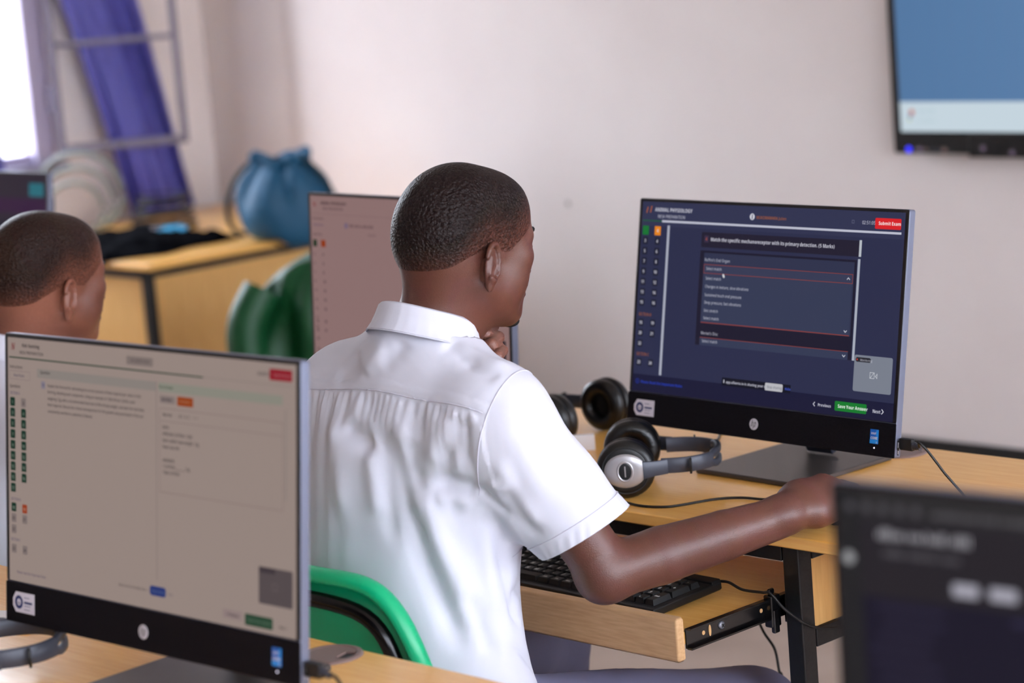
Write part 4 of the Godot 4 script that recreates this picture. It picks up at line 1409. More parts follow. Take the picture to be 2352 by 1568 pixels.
func build_desk_things():
	var right := Vector3(0.69, 0, -0.724)      # towards the right of the picture, along the desk tops
	var near := Vector3(0.724, 0, 0.69)
	var b1 := Basis(near.rotated(Vector3.UP, -0.12), right.rotated(Vector3.UP, -0.12), Vector3.ZERO)
	b1.z = b1.x.cross(b1.y)
	make_headset("black headset with a silver ear plate lying on the desk before the dark quiz screen", Vector3(-0.203, DY + 0.0442, 0.427), b1)
	var b2 := Basis(Vector3(0.10, 0, 0.995), Vector3(-0.995, 0, 0.10), Vector3.ZERO)
	b2.z = b2.x.cross(b2.y)
	make_headset("black headset showing its open ear cushion, behind the silver plated one", Vector3(-0.515, DY + 0.0442, 0.215), b2)
	var b3 := Basis(near.rotated(Vector3.UP, 0.15), right.rotated(Vector3.UP, 0.15), Vector3.ZERO)
	b3.z = b3.x.cross(b3.y)
	make_headset("black headset cut off by the left edge, on the desk under the grey exam screen", Vector3(-0.245, DY + 0.0442, 1.575), b3)
	flush()
	usb_cable("black cable plugged into the side of the computer with the dark quiz screen", Vector3(0.2085, 0.829, 0.301), Vector3(1, 0, 0.04), [Vector3(0.252, 0.8364, 0.314), Vector3(0.262, 0.8254, 0.310), Vector3(0.272, 0.8097, 0.305), Vector3(0.282, 0.7934, 0.300), Vector3(0.292, 0.7783, 0.294), Vector3(0.302, 0.7585, 0.284), Vector3(0.318, 0.7528, 0.300), Vector3(0.345, 0.7524, 0.345), Vector3(0.40, 0.7524, 0.42)])
	usb_cable("black cable plugged into the side of the computer with the grey exam page", Vector3(0.2945, 0.829, 1.462), Vector3(1, 0, -0.04), [Vector3(0.340, 0.824, 1.459), Vector3(0.352, 0.805, 1.462), Vector3(0.345, 0.775, 1.480), Vector3(0.360, 0.7525, 1.50), Vector3(0.45, 0.7522, 1.53)])
	build_keyboard()
	# mouse under the hand
	var mo := thing("mouse", "black computer mouse under the pupil's right hand", "mouse", Vector3(0.222, DY, 0.425), -0.05)
	var mb := MB.new()
	mb.ball(Vector3(0, 0.004, 0), Vector3(0.028, 0.0145, 0.050), 24, 14)
	for i in mb.v.size(): mb.v[i].y = maxf(mb.v[i].y, 0.001)
	part("body", mb, "black_plastic", mo)
	var whl := MB.new()
	whl.lathe([Vector2(0, -0.003), Vector2(0.009, -0.003), Vector2(0.010, -0.001), Vector2(0.010, 0.001), Vector2(0.009, 0.003), Vector2(0, 0.003)], 18, aim(Vector3(0, 0.0095, -0.030), Vector3.RIGHT))
	part("wheel", whl, "soft_black", mo)
	cord("thin black mouse cord winding across the desk before the headset", [Vector3(0.220, 0.756, 0.371), Vector3(0.170, 0.7522, 0.33), Vector3(0.105, 0.7522, 0.362), Vector3(0.065, 0.7522, 0.389), Vector3(0.043, 0.7522, 0.406), Vector3(0.002, 0.7522, 0.415), Vector3(-0.026, 0.7522, 0.441), Vector3(-0.045, 0.7522, 0.485), Vector3(-0.060, 0.7522, 0.508), Vector3(-0.095, 0.7522, 0.520), Vector3(-0.145, 0.7522, 0.513), Vector3(-0.24, 0.7522, 0.50), Vector3(-0.40, 0.7522, 0.43)])
	cord("black keyboard cord leaving the shelf and passing the desk leg", [Vector3(0.055, 0.662, 0.527), Vector3(0.075, 0.664, 0.532), Vector3(0.110, 0.662, 0.545), Vector3(0.148, 0.664, 0.548), Vector3(0.168, 0.666, 0.553), Vector3(0.182, 0.640, 0.538), Vector3(0.197, 0.612, 0.505), Vector3(0.205, 0.598, 0.455), Vector3(0.215, 0.590, 0.40), Vector3(0.26, 0.58, 0.30)], 0.0021)
	cord("dark green cord hanging under the keyboard shelf", [Vector3(-0.115, 0.610, 0.31), Vector3(-0.100, 0.56, 0.305), Vector3(-0.085, 0.533, 0.30), Vector3(-0.070, 0.508, 0.30), Vector3(-0.051, 0.485, 0.30), Vector3(-0.045, 0.452, 0.30), Vector3(-0.039, 0.434, 0.30), Vector3(-0.03, 0.30, 0.30), Vector3(-0.02, 0.12, 0.31), Vector3(0.03, 0.004, 0.33), Vector3(0.2, 0.003, 0.3)], 0.0021, "cord_dark_green")
	cord("black cord running back behind the quiz screen's stand", [Vector3(-0.205, 0.7522, 0.300), Vector3(-0.235, 0.7522, 0.235), Vector3(-0.253, 0.7522, 0.192), Vector3(-0.290, 0.7522, 0.13), Vector3(-0.312, 0.7522, 0.099), Vector3(-0.33, 0.7522, 0.06)])
	# small card by the headsets, paper on the front desk
	var cd := MB.new()
	cd.box(Vector3(-0.020, 0.0, -0.005), Vector3(0.020, 0.026, 0.005), 0.001)
	var card := single("adapter", cd, "paper_white", "small white adapter block standing between the two headsets", "adapter", Vector3(-0.447, DY, 0.281), 0.8)
	var pp := MB.new()
	var pts := []
	for j in 7:
		for i in 9:
			pts.append(Vector3((i - 4) * 0.013, 0.0012 + 0.0016 * (1 + sin(i * 1.1 + j * 0.8)), (j - 3) * 0.015))
	pp.sheet(pts, 9, 7, false, true)
	single("paper_slip", pp, "paper_white", "crumpled white slip of paper at the lower left on the front desk", "paper", Vector3(-0.425, DY, 1.385), 0.5)

# ---------------------------------------------------------------- things on the corner desks
func build_corner_things():
	# teal drawstring bag
	var bag := thing("drawstring_bag", "teal drawstring cloth bag standing on the corner desk", "bag", Vector3(-3.272, DY + 0.0015, -1.405), 0.55)
	var nu := 72
	var prof := [[0.0, 0.0], [0.060, 0.001], [0.105, 0.004], [0.128, 0.018], [0.141, 0.045], [0.147, 0.08], [0.145, 0.115], [0.137, 0.150], [0.122, 0.180], [0.104, 0.203], [0.088, 0.218], [0.080, 0.227], [0.081, 0.236], [0.085, 0.246], [0.086, 0.256], [0.080, 0.260], [0.055, 0.250], [0.03, 0.236], [0.0, 0.23]]
	var pts := []
	for p in prof:
		for i in nu:
			var a := TAU * i / nu
			var g: float = clampf((p[1] - 0.09) / 0.13, 0, 1)
			var fold: float = 0.13 * g * sin(a * 7 + 1.0) + 0.06 * g * sin(a * 13 + 2.2) + 0.035 * sin(a * 3 + p[1] * 14) + 0.02 * sin(a * 5 - p[1] * 25)
			var r: float = p[0] * (1.0 + fold)
			var y: float = p[1] * 0.93 + (0.009 * sin(a * 2 + 0.9) + 0.007 * sin(a * 5)) * clampf((p[1] - 0.21) / 0.04, 0, 1)
			var q3 := Vector3(cos(a) * r * 0.96, y, -sin(a) * r * 0.88)
			var past := -3.272 + q3.rotated(Vector3.UP, 0.55).x + 3.237    # beyond the desk edge the bag sags
			q3.y -= 0.030 * smoothstep(0.014, 0.06, past) * smoothstep(0.14, 0.0, y)
			pts.append(q3)
	var bm := MB.new()
	bm.sheet(pts, nu, prof.size(), true)
	part("bag_body", bm, "bag_teal", bag)
	for s in [-1.0, 1.0]:
		part("drawstring", tubem(curve([Vector3(s * 0.044, 0.226, 0.02), Vector3(s * 0.085, 0.218, 0.03), Vector3(s * 0.13, 0.175, 0.035), Vector3(s * 0.162, 0.110, 0.03), Vector3(s * 0.165, 0.055, 0.025), Vector3(s * 0.148, 0.022, 0.02), Vector3(s * 0.120, 0.014, 0.02)], 6), 0.0075, 8), "bag_cord", bag)
	part("neck_cord", ringtube(0.052, 0.224, 0.004), "bag_cord", bag)
	# black T-shirt spread on the desk, with a cyan print
	var sh := thing("folded_shirt", "black folded cloth with cyan lettering spread on the corner desk", "clothing", Vector3(-3.645, DY + 0.001, -1.125), -0.12)
	var n := 44
	var q := []
	var fn := FastNoiseLite.new()
	fn.seed = 4
	fn.frequency = 5.0
	for j in n:
		for i in n:
			var u := (i / float(n - 1)) * 2 - 1
			var v := (j / float(n - 1)) * 2 - 1
			var wx := 0.25 * (1.0 + 0.12 * sin(v * 2.5 + 0.6) + 0.05 * sin(v * 7.0))
			var wz := 0.21 * (1.0 + 0.13 * sin(u * 2.2 - 0.4) + 0.04 * cos(u * 6.0))
			var e := maxf(absf(u), absf(v))
			var h := 0.055 * (1.0 - pow(e, 4.0)) * (0.75 + 0.45 * fn.get_noise_2d(u * 0.3, v * 0.3)) + 0.006 * fn.get_noise_2d(u, v + 7.0)
			q.append(Vector3(u * wx, maxf(0.001, h if e < 0.999 else 0.001), v * wz))
	var sm := MB.new()
	sm.sheet(q, n, n, false, true)
	part("cloth", sm, "cloth_black", sh)
	var rr := RandomNumberGenerator.new()
	rr.seed = 9
	for k in 11:
		var pm := MB.new()
		var cx := 0.0 + 0.021 * (k % 6) + rr.randf_range(-0.003, 0.003)
		var cz := -0.12 + 0.040 * (k / 6) + rr.randf_range(-0.006, 0.006)
		var uu := clampf((cx / 0.25 + 1) / 2, 0, 1)
		var vv := clampf((cz / 0.21 + 1) / 2, 0, 1)
		var yy: float = q[int(vv * (n - 1)) * n + int(uu * (n - 1))].y
		pm.ball(Vector3(cx, yy + 0.001, cz), Vector3(rr.randf_range(0.010, 0.017), 0.003, rr.randf_range(0.012, 0.022)), 10, 6)
		part("print_letter", pm, "print_cyan" if k not in [6, 7] else "print_pale", sh)
	# loops of cable heaped near the window
	for k in 3:
		loop_cable("pale grey cable loop by the window, %s of three" % ["largest", "middle", "smallest"][k], Vector3(-4.09 + 0.017 * k, DY, -1.27 + 0.024 * k), 0.62, 0.125 - 0.022 * k, 0.0075, "cord_grey", 0.30, "pale cable coils on the corner desk", 0.97)
	for k in 3:
		loop_cable("coil of thin black cable by the curtain, %s of the pile" % ["bottom", "middle", "top"][k], Vector3(-3.90 + 0.012 * k, DY + 0.036 * k, -1.43 + 0.01 * k), 0.9 * k, 0.095 - 0.010 * k, 0.0034, "cord_black", PI / 2, "black cable coils on the corner desk", 3.0)
	# green jacket over the back of a chair that stands before the corner desk
	build_green_jacket()

func ringtube(r: float, y: float, th: float) -> MB:
	var p := []
	for i in 33: p.append(Vector3(cos(TAU * i / 32) * r, y, sin(TAU * i / 32) * r * 0.9))
	return tubem(p, th, 8, false)

# several turns of cable; lean 0 stands upright, 1.57 lies flat
func loop_cable(label: String, at: Vector3, turn: float, r: float, th: float, mt: String, lean: float, group: String, turns: float):
	var p := []
	var bs := Basis(Vector3.UP, turn) * Basis(Vector3.RIGHT, lean)
	var low := 1e9
	for i in 97:
		var a := TAU * turns * i / 96
		var rr := r * (1.0 + 0.06 * sin(a * 0.37 + turn) + 0.03 * sin(a * 2.3))
		var v := bs * Vector3(cos(a) * rr, sin(a) * rr, (0.014 * sin(a * 0.41) + 0.010 * (i / 96.0 - 0.5)) * (1.0 if turns > 1.5 else 0.25))
		low = minf(low, v.y)
		p.append(v)
	for i in p.size(): p[i].y -= low - th
	single("cable_coil", tubem(p, th, 7), mt, label, "cable", at, 0.0, group)

func build_green_jacket():
	var t := thing("jacket", "dark green shiny jacket slung over a chair before the corner desk", "jacket", Vector3(-2.413, 0.0, -0.922), 0.4)
	var nu := 60
	var nv := 36
	var pts := []
	for j in nv:
		var t1 := float(j) / (nv - 1)      # 0 front hem, .5 over the chair back, 1 back hem
		for i in nu:
			var s := float(i) / (nu - 1) * 2 - 1
			var drop := absf(t1 - 0.5) * 2.0
			var side := signf(t1 - 0.5)
			var x := s * (0.24 + 0.05 * drop)
			var top := 0.850 - 0.09 * pow(absf(s), 2.6) - 0.03 * maxf(-s, 0.0)
			var y := top - 0.30 * pow(drop, 1.2)
			var z := side * (0.078 + 0.05 * pow(drop, 0.6)) * smoothstep(0.0, 0.10, drop)
			z += (0.014 * sin(s * 9.0 + y * 16.0) + 0.008 * sin(s * 17.0 - y * 9.0)) * smoothstep(0.0, 0.4, drop)
			pts.append(Vector3(x, y, z))
	var m := MB.new()
	m.sheet(pts, nu, nv, false, true)
	part("cloth", m, "jacket_green", t)
	for s in [-1.0, 1.0]:
		var sl := MB.new()
		sl.tube(curve([Vector3(s * 0.20, 0.74, 0.12), Vector3(s * 0.23, 0.66, 0.16), Vector3(s * 0.23, 0.56, 0.17), Vector3(s * 0.21, 0.44, 0.17)], 8), 0.05, 14)
		part("sleeve", sl, "jacket_green", t)
	part("zip", tubem([Vector3(0.0, 0.80, 0.10), Vector3(0.005, 0.65, 0.15), Vector3(0.0, 0.45, 0.17)], 0.004, 6), "black_plastic", t)

# ---------------------------------------------------------------- chairs
# origin on the floor under the seat; the sitter faces -z, the back stands at +z
func make_chair(label: String, at: Vector3, turn: float) -> Node3D:
	var t := thing("school_chair", label, "chair", at, turn, "green plastic chairs on black tube frames")
	var w := 0.40
	# shell of the backrest with a rolled rim: a bent plate
	var nu := 41
	var nv := 25
	var pts := []
	var back := []
	var y0 := 0.50
	var y1 := 0.80
	for j in nv:
		var v := float(j) / (nv - 1)
		for i in nu:
			var u := float(i) / (nu - 1) * 2 - 1
			var half := w / 2 * (1.0 - 0.10 * pow(v, 3.0))
			var y := lerpf(y0, y1, v) - 0.080 * pow(absf(u), 6.0) * v
			var z := 0.175 + 0.045 * (v - 0.4) + 0.035 * (1.0 - u * u) * 0.8
			pts.append(Vector3(u * half, y, z))
	var m := MB.new()
	m.sheet(pts, nu, nv, false, true)
	for p in pts: back.append(p + Vector3(0, 0, 0.004))
	m.sheet(back, nu, nv, false, false)
	part("backrest", m, "chair_green", t)
	var edge := []
	for j in nv: edge.append(pts[j * nu])
	for i in range(1, nu): edge.append(pts[(nv - 1) * nu + i])
	for j in range(nv - 2, -1, -1): edge.append(pts[j * nu + nu - 1])
	var rim := MB.new()
	var prof := []
	for k in edge.size():
		edge[k] += Vector3(0, 0, 0.012)
	rim.tube(edge, 0.0135, 12, true, 0.7, Vector3.BACK)
	part("rim", rim, "chair_green", t, "bright green rolled rim")
	# clip lugs that hold the shell to the frame
	for s in [-1.0, 1.0]:
		part("clip", boxm(Vector3(s * 0.177 - 0.012, 0.52, 0.178), Vector3(s * 0.177 + 0.012, 0.655, 0.226), 0.005), "chair_green", t)
	var fr := curve([Vector3(-0.155, 0.41, 0.16), Vector3(-0.166, 0.56, 0.208), Vector3(-0.160, 0.69, 0.226), Vector3(-0.122, 0.757, 0.240), Vector3(0, 0.770, 0.250), Vector3(0.122, 0.757, 0.240), Vector3(0.160, 0.69, 0.226), Vector3(0.166, 0.56, 0.208), Vector3(0.155, 0.41, 0.16)], 6)
	part("back_frame", tubem(fr, 0.0105, 12), "tube_black", t)
	# seat
	var sp := []
	for j in 15:
		for i in 17:
			var u := i / 8.0 - 1
			var v := j / 7.0 - 1
			sp.append(Vector3(u * 0.20 * (1 - 0.06 * v * v), 0.425 - 0.012 * (1 - u * u) * (1 - v * v * 0.5) - 0.015 * pow(maxf(-v, 0), 3), v * 0.19 - 0.03))
	var sm := MB.new()
	sm.sheet(sp, 17, 15, false, true)
	var sb := []
	for p in sp: sb.append(p - Vector3(0, 0.008, 0))
	sm.sheet(sb, 17, 15, false, false)
	part("seat", sm, "chair_green", t)
	for s in [-1.0, 1.0]:
		part("leg", tubem([Vector3(s * 0.16, 0.41, -0.17), Vector3(s * 0.19, 0.005, -0.22)], 0.0105, 10), "tube_black", t)
		part("leg", tubem([Vector3(s * 0.16, 0.41, 0.14), Vector3(s * 0.19, 0.005, 0.21)], 0.0105, 10), "tube_black", t)
		part("seat_bar", tubem([Vector3(s * 0.16, 0.408, -0.18), Vector3(s * 0.16, 0.408, 0.15)], 0.009, 10), "tube_black", t)
	return t

func build_chairs():
	make_chair("green plastic chair behind the seated pupil's back in the middle", Vector3(-0.122, 0, 0.892), 0.0)
	make_chair("green plastic chair of the pupil at the left edge", Vector3(-1.08, 0, 0.962), 0.0)
	make_chair("green plastic chair with the dark green jacket over its back", Vector3(-2.493, 0, -1.111), 0.4)

# ---------------------------------------------------------------- soft bodies: blended capsules and ellipsoids, meshed as surface nets
class Sdf:
	var kind := PackedInt32Array()       # 0 tapered capsule, 1 ellipsoid, 2 ellipsoid cut away, 3 capsule cut away
	var a := PackedVector3Array()
	var b := PackedVector3Array()        # capsule end - start, or ellipsoid radii
	var ra := PackedFloat32Array()
	var rb := PackedFloat32Array()
	var k := PackedFloat32Array()
	var inv := PackedFloat32Array()      # 1 / |b|^2
	var fl := PackedFloat32Array()       # flattening along fn (1 = round)
	var fn := PackedVector3Array()
	var bs: Array[Basis] = []
	var bc := PackedVector3Array()       # bounding ball
	var br := PackedFloat32Array()
	var xf := Transform3D.IDENTITY       # applied to what is added
	var sc := 1.0                        # scale of the radii
	func cap(p: Vector3, q: Vector3, r0: float, r1: float, kk := 0.02, flat := 1.0, dir := Vector3.BACK, cut := false):
		p = xf * p; q = xf * q
		r0 *= sc; r1 *= sc; kk *= sc
		kind.append(3 if cut else 0); a.append(p); b.append(q - p); ra.append(r0); rb.append(r1); k.append(kk)
		inv.append(1.0 / maxf((q - p).length_squared(), 1e-9)); fl.append(flat); fn.append((xf.basis * dir).normalized()); bs.append(Basis.IDENTITY)
		bc.append((p + q) / 2); br.append((q - p).length() / 2 + maxf(r0, r1))
	func ell(p: Vector3, r: Vector3, kk := 0.02, turn := Basis.IDENTITY, cut := false):
		r *= sc; kk *= sc
		kind.append(2 if cut else 1); a.append(xf * p); b.append(r); ra.append(0.0); rb.append(0.0); k.append(kk)
		inv.append(0.0); fl.append(1.0); fn.append(Vector3.UP); bs.append((xf.basis * turn).orthonormalized().transposed())
		bc.append(xf * p); br.append(maxf(r.x, maxf(r.y, r.z)))
	func one(i: int, p: Vector3) -> float:
		var kd := kind[i]
		if kd == 0 or kd == 3:
			var w := p - a[i]
			var t := clampf(w.dot(b[i]) * inv[i], 0.0, 1.0)
			w -= b[i] * t
			var f := fl[i]
			if f < 1.0:
				w += fn[i] * (w.dot(fn[i]) * (1.0 / f - 1.0))
				return (w.length() - ra[i] - (rb[i] - ra[i]) * t) * (0.5 + 0.5 * f)
			return w.length() - ra[i] - (rb[i] - ra[i]) * t
		var q: Vector3 = bs[i] * (p - a[i])
		var r := b[i]
		var k0 := (q / r).length()
		var k1 := (q / (r * r)).length()
		return k0 * (k0 - 1.0) / maxf(k1, 1e-6)
	func at(p: Vector3, list: PackedInt32Array) -> float:
		var d := 1.0
		for i in list:
			var e := one(i, p)
			var kk := k[i]
			if kind[i] < 2:
				var h := kk - absf(d - e)
				d = minf(d, e)
				if h > 0.0: d -= h * h * 0.25 / kk
			else:
				e = -e
				var h := kk - absf(d - e)
				d = maxf(d, e)
				if h > 0.0: d += h * h * 0.25 / kk
		return d
	func all() -> PackedInt32Array:
		var l := PackedInt32Array()
		for i in kind.size(): l.append(i)
		return l
	func near(c: Vector3, reach: float) -> PackedInt32Array:
		var l := PackedInt32Array()
		for i in kind.size():
			if c.distance_to(bc[i]) - br[i] < reach + k[i]: l.append(i)
		return l

# grow: optional Callable(p) -> float subtracted from the distance; returns [vertices, normals, quads (4 indices each)]
func net(s: Sdf, lo: Vector3, hi: Vector3, cell: float, grow = null) -> Array:
	const B := 8
	var n := B + 1
	var nb := Vector3i(((hi - lo) / (cell * B)).ceil())
	var half := cell * B * 0.5 * 1.7321
	var verts := PackedVector3Array()
	var nors := PackedVector3Array()
	var cells := {}
	var sx := nb.x * B + 2
	var sy := nb.y * B + 2
	var val := PackedFloat32Array()
	val.resize(n * n * n)
	for bz in nb.z:
		for by in nb.y:
			for bx in nb.x:
				var org := lo + Vector3(bx, by, bz) * (cell * B)
				var ctr := org + Vector3.ONE * (cell * B * 0.5)
				var list := s.near(ctr, half * 2.8)
				if list.is_empty(): continue
				var dc := s.at(ctr, list)
				if grow != null: dc -= grow.call(ctr)
				if absf(dc) > half * 1.9 + 0.008: continue
				var q := 0
				var neg := 0
				for z in n:
					for y in n:
						for x in n:
							var p := org + Vector3(x, y, z) * cell
							var d := s.at(p, list)
							if grow != null: d -= grow.call(p)
							val[q] = d
							if d < 0.0: neg += 1
							q += 1
				if neg == 0 or neg == q: continue
				for z in B:
					for y in B:
						for x in B:
							var i0 := (z * n + y) * n + x
							var mask := 0
							if val[i0] < 0.0: mask |= 1
							if val[i0 + 1] < 0.0: mask |= 2
							if val[i0 + n] < 0.0: mask |= 4
							if val[i0 + n + 1] < 0.0: mask |= 8
							if val[i0 + n * n] < 0.0: mask |= 16
							if val[i0 + n * n + 1] < 0.0: mask |= 32
							if val[i0 + n * n + n] < 0.0: mask |= 64
							if val[i0 + n * n + n + 1] < 0.0: mask |= 128
							if mask == 0 or mask == 255: continue
							var g := [val[i0], val[i0 + 1], val[i0 + n], val[i0 + n + 1], val[i0 + n * n], val[i0 + n * n + 1], val[i0 + n * n + n], val[i0 + n * n + n + 1]]
							var sum := Vector3.ZERO
							var cnt := 0
							for e in EDGES:
								var d0: float = g[e[0]]
								var d1: float = g[e[1]]
								if (d0 < 0.0) != (d1 < 0.0):
									sum += CORNER[e[0]].lerp(CORNER[e[1]], d0 / (d0 - d1))
									cnt += 1
							var nn := Vector3(g[1] + g[3] + g[5] + g[7] - g[0] - g[2] - g[4] - g[6], g[2] + g[3] + g[6] + g[7] - g[0] - g[1] - g[4] - g[5], g[4] + g[5] + g[6] + g[7] - g[0] - g[1] - g[2] - g[3])
							cells[((bz * B + z) * sy + by * B + y) * sx + bx * B + x] = verts.size() * 256 + mask
							verts.append(org + (Vector3(x, y, z) + sum / cnt) * cell)
							nors.append(nn.normalized())
	var quads := PackedInt32Array()
	var dx := 1
	var dy := sx
	var dz := sx * sy
	for key in cells:
		var c: int = cells[key]
		var m := c & 255
		var i := c >> 8
		# edges leaving corner 0 along x, y, z; the four cells round each
		for e in [[2, dy, dz, 2], [4, dz, dx, 4], [16, dx, dy, 16]]:
			var s0 := (m & 1) != 0
			var s1: bool = (m & e[0]) != 0
			if s0 == s1: continue
			var k1: int = key - e[1]
			var k2: int = key - e[1] - e[2]
			var k3: int = key - e[2]
			if not (cells.has(k1) and cells.has(k2) and cells.has(k3)): continue
			var j1: int = cells[k1] >> 8
			var j2: int = cells[k2] >> 8
			var j3: int = cells[k3] >> 8
			if s0: quads.append_array(PackedInt32Array([i, j1, j2, j3]))
			else: quads.append_array(PackedInt32Array([i, j3, j2, j1]))
	return [verts, nors, quads]

const CORNER := [Vector3(0, 0, 0), Vector3(1, 0, 0), Vector3(0, 1, 0), Vector3(1, 1, 0), Vector3(0, 0, 1), Vector3(1, 0, 1), Vector3(0, 1, 1), Vector3(1, 1, 1)]
const EDGES := [[0, 1], [2, 3], [4, 5], [6, 7], [0, 2], [1, 3], [4, 6], [5, 7], [0, 4], [1, 5], [2, 6], [3, 7]]

func add_net(m: MB, r: Array, col = null):
	var base := m.v.size()
	var vs: PackedVector3Array = r[0]
	var ns: PackedVector3Array = r[1]
	var qs: PackedInt32Array = r[2]
	for i in vs.size():
		m.vert(vs[i], ns[i], Vector2.ZERO)
		if col != null: m.c.append(col.call(vs[i]) if col is Callable else col)
	for i in range(0, qs.size(), 4):
		m.quad(base + qs[i], base + qs[i + 1], base + qs[i + 2], base + qs[i + 3])

# split every quad in four and ease the points towards their neighbours
func refine(r: Array) -> Array:
	var vs: PackedVector3Array = r[0].duplicate()
	var qs: PackedInt32Array = r[2]
	var nv := vs.size()
	var edge := {}
	var out := PackedInt32Array()
	var sum := PackedVector3Array()
	var cnt := PackedInt32Array()
	sum.resize(nv); cnt.resize(nv)
	for i in range(0, qs.size(), 4):
		var f := (vs[qs[i]] + vs[qs[i + 1]] + vs[qs[i + 2]] + vs[qs[i + 3]]) * 0.25
		var fi := vs.size()
		vs.append(f)
		var em := [0, 0, 0, 0]
		for e in 4:
			var p := qs[i + e]
			var q := qs[i + (e + 1) % 4]
			sum[p] += f
			cnt[p] += 1
			var key := mini(p, q) * 4194304 + maxi(p, q)
			if not edge.has(key):
				edge[key] = vs.size()
				vs.append((vs[p] + vs[q]) * 0.5)
			em[e] = edge[key]
		for e in 4:
			out.append_array(PackedInt32Array([qs[i + e], em[e], fi, em[(e + 3) % 4]]))
	for i in nv:
		if cnt[i] >= 3: vs[i] = vs[i] * 0.5 + sum[i] / cnt[i] * 0.5
	return [vs, smooth_normals(vs, out), out]

func smooth_normals(vs: PackedVector3Array, qs: PackedInt32Array) -> PackedVector3Array:
	var ns := PackedVector3Array()
	ns.resize(vs.size())
	for i in range(0, qs.size(), 4):
		var n := (vs[qs[i + 2]] - vs[qs[i]]).cross(vs[qs[i + 3]] - vs[qs[i + 1]])
		for e in 4: ns[qs[i + e]] += n
	for i in ns.size(): ns[i] = ns[i].normalized() if ns[i].length() > 1e-14 else Vector3.UP
	return ns

# keep the quads whose points pass; the rest are dropped and unused points left out
func trim(r: Array, keep: Callable) -> Array:
	var ok := PackedByteArray()
	for p in r[0]: ok.append(1 if keep.call(p) else 0)
	var qs := PackedInt32Array()
	var old: PackedInt32Array = r[2]
	var remap := {}
	var vs := PackedVector3Array()
	var ns := PackedVector3Array()
	for i in range(0, old.size(), 4):
		if ok[old[i]] + ok[old[i + 1]] + ok[old[i + 2]] + ok[old[i + 3]] < 4: continue
		for e in 4:
			var o := old[i + e]
			if not remap.has(o):
				remap[o] = vs.size()
				vs.append(r[0][o])
				ns.append(r[1][o])
			qs.append(remap[o])
	return [vs, ns, qs]

# ---------------------------------------------------------------- people
# head in its own frame: face towards -z, the middle of the skull at the origin, crown at y = .112, chin at y = -.113
func head_shape(s: Sdf):
	s.ell(Vector3(0, 0.024, 0.014), Vector3(0.0745, 0.088, 0.096), 0.0)
	s.ell(Vector3(0, -0.005, 0.045), Vector3(0.062, 0.068, 0.060), 0.03)            # back of the skull
	s.ell(Vector3(0, 0.035, -0.045), Vector3(0.064, 0.060, 0.050), 0.03)            # forehead
	s.ell(Vector3(0, -0.035, -0.040), Vector3(0.058, 0.075, 0.052), 0.03)           # face
	for x in [-1.0, 1.0]:
		s.ell(Vector3(x * 0.044, -0.018, -0.062), Vector3(0.021, 0.019, 0.022), 0.02)   # cheekbone
		s.ell(Vector3(x * 0.040, -0.052, -0.048), Vector3(0.022, 0.028, 0.030), 0.02)   # cheek
		s.cap(Vector3(x * 0.054, -0.062, 0.004), Vector3(x * 0.016, -0.100, -0.068), 0.016, 0.015, 0.03)   # jaw
		s.cap(Vector3(x * 0.048, 0.014, -0.074), Vector3(x * 0.008, 0.014, -0.094), 0.008, 0.009, 0.014)   # brow
	s.ell(Vector3(0, -0.098, -0.078), Vector3(0.020, 0.015, 0.015), 0.02)           # chin
	s.ell(Vector3(0, -0.065, -0.078), Vector3(0.030, 0.022, 0.018), 0.02)           # mouth
	s.cap(Vector3(0, 0.002, -0.092), Vector3(0, -0.033, -0.109), 0.007, 0.011, 0.012)   # nose
	for x in [-1.0, 1.0]:
		s.ell(Vector3(x * 0.014, -0.038, -0.098), Vector3(0.010, 0.008, 0.011), 0.008)
		s.ell(Vector3(x * 0.031, -0.006, -0.098), Vector3(0.017, 0.011, 0.013), 0.012, Basis.IDENTITY, true)   # eye socket
	s.ell(Vector3(0, -0.060, -0.0965), Vector3(0.024, 0.0055, 0.009), 0.006)        # lips
	s.ell(Vector3(0, -0.073, -0.0945), Vector3(0.021, 0.0065, 0.009), 0.006)
	s.cap(Vector3(-0.02, -0.0665, -0.108), Vector3(0.02, -0.0665, -0.108), 0.003, 0.003, 0.003, 1.0, Vector3.BACK, true)

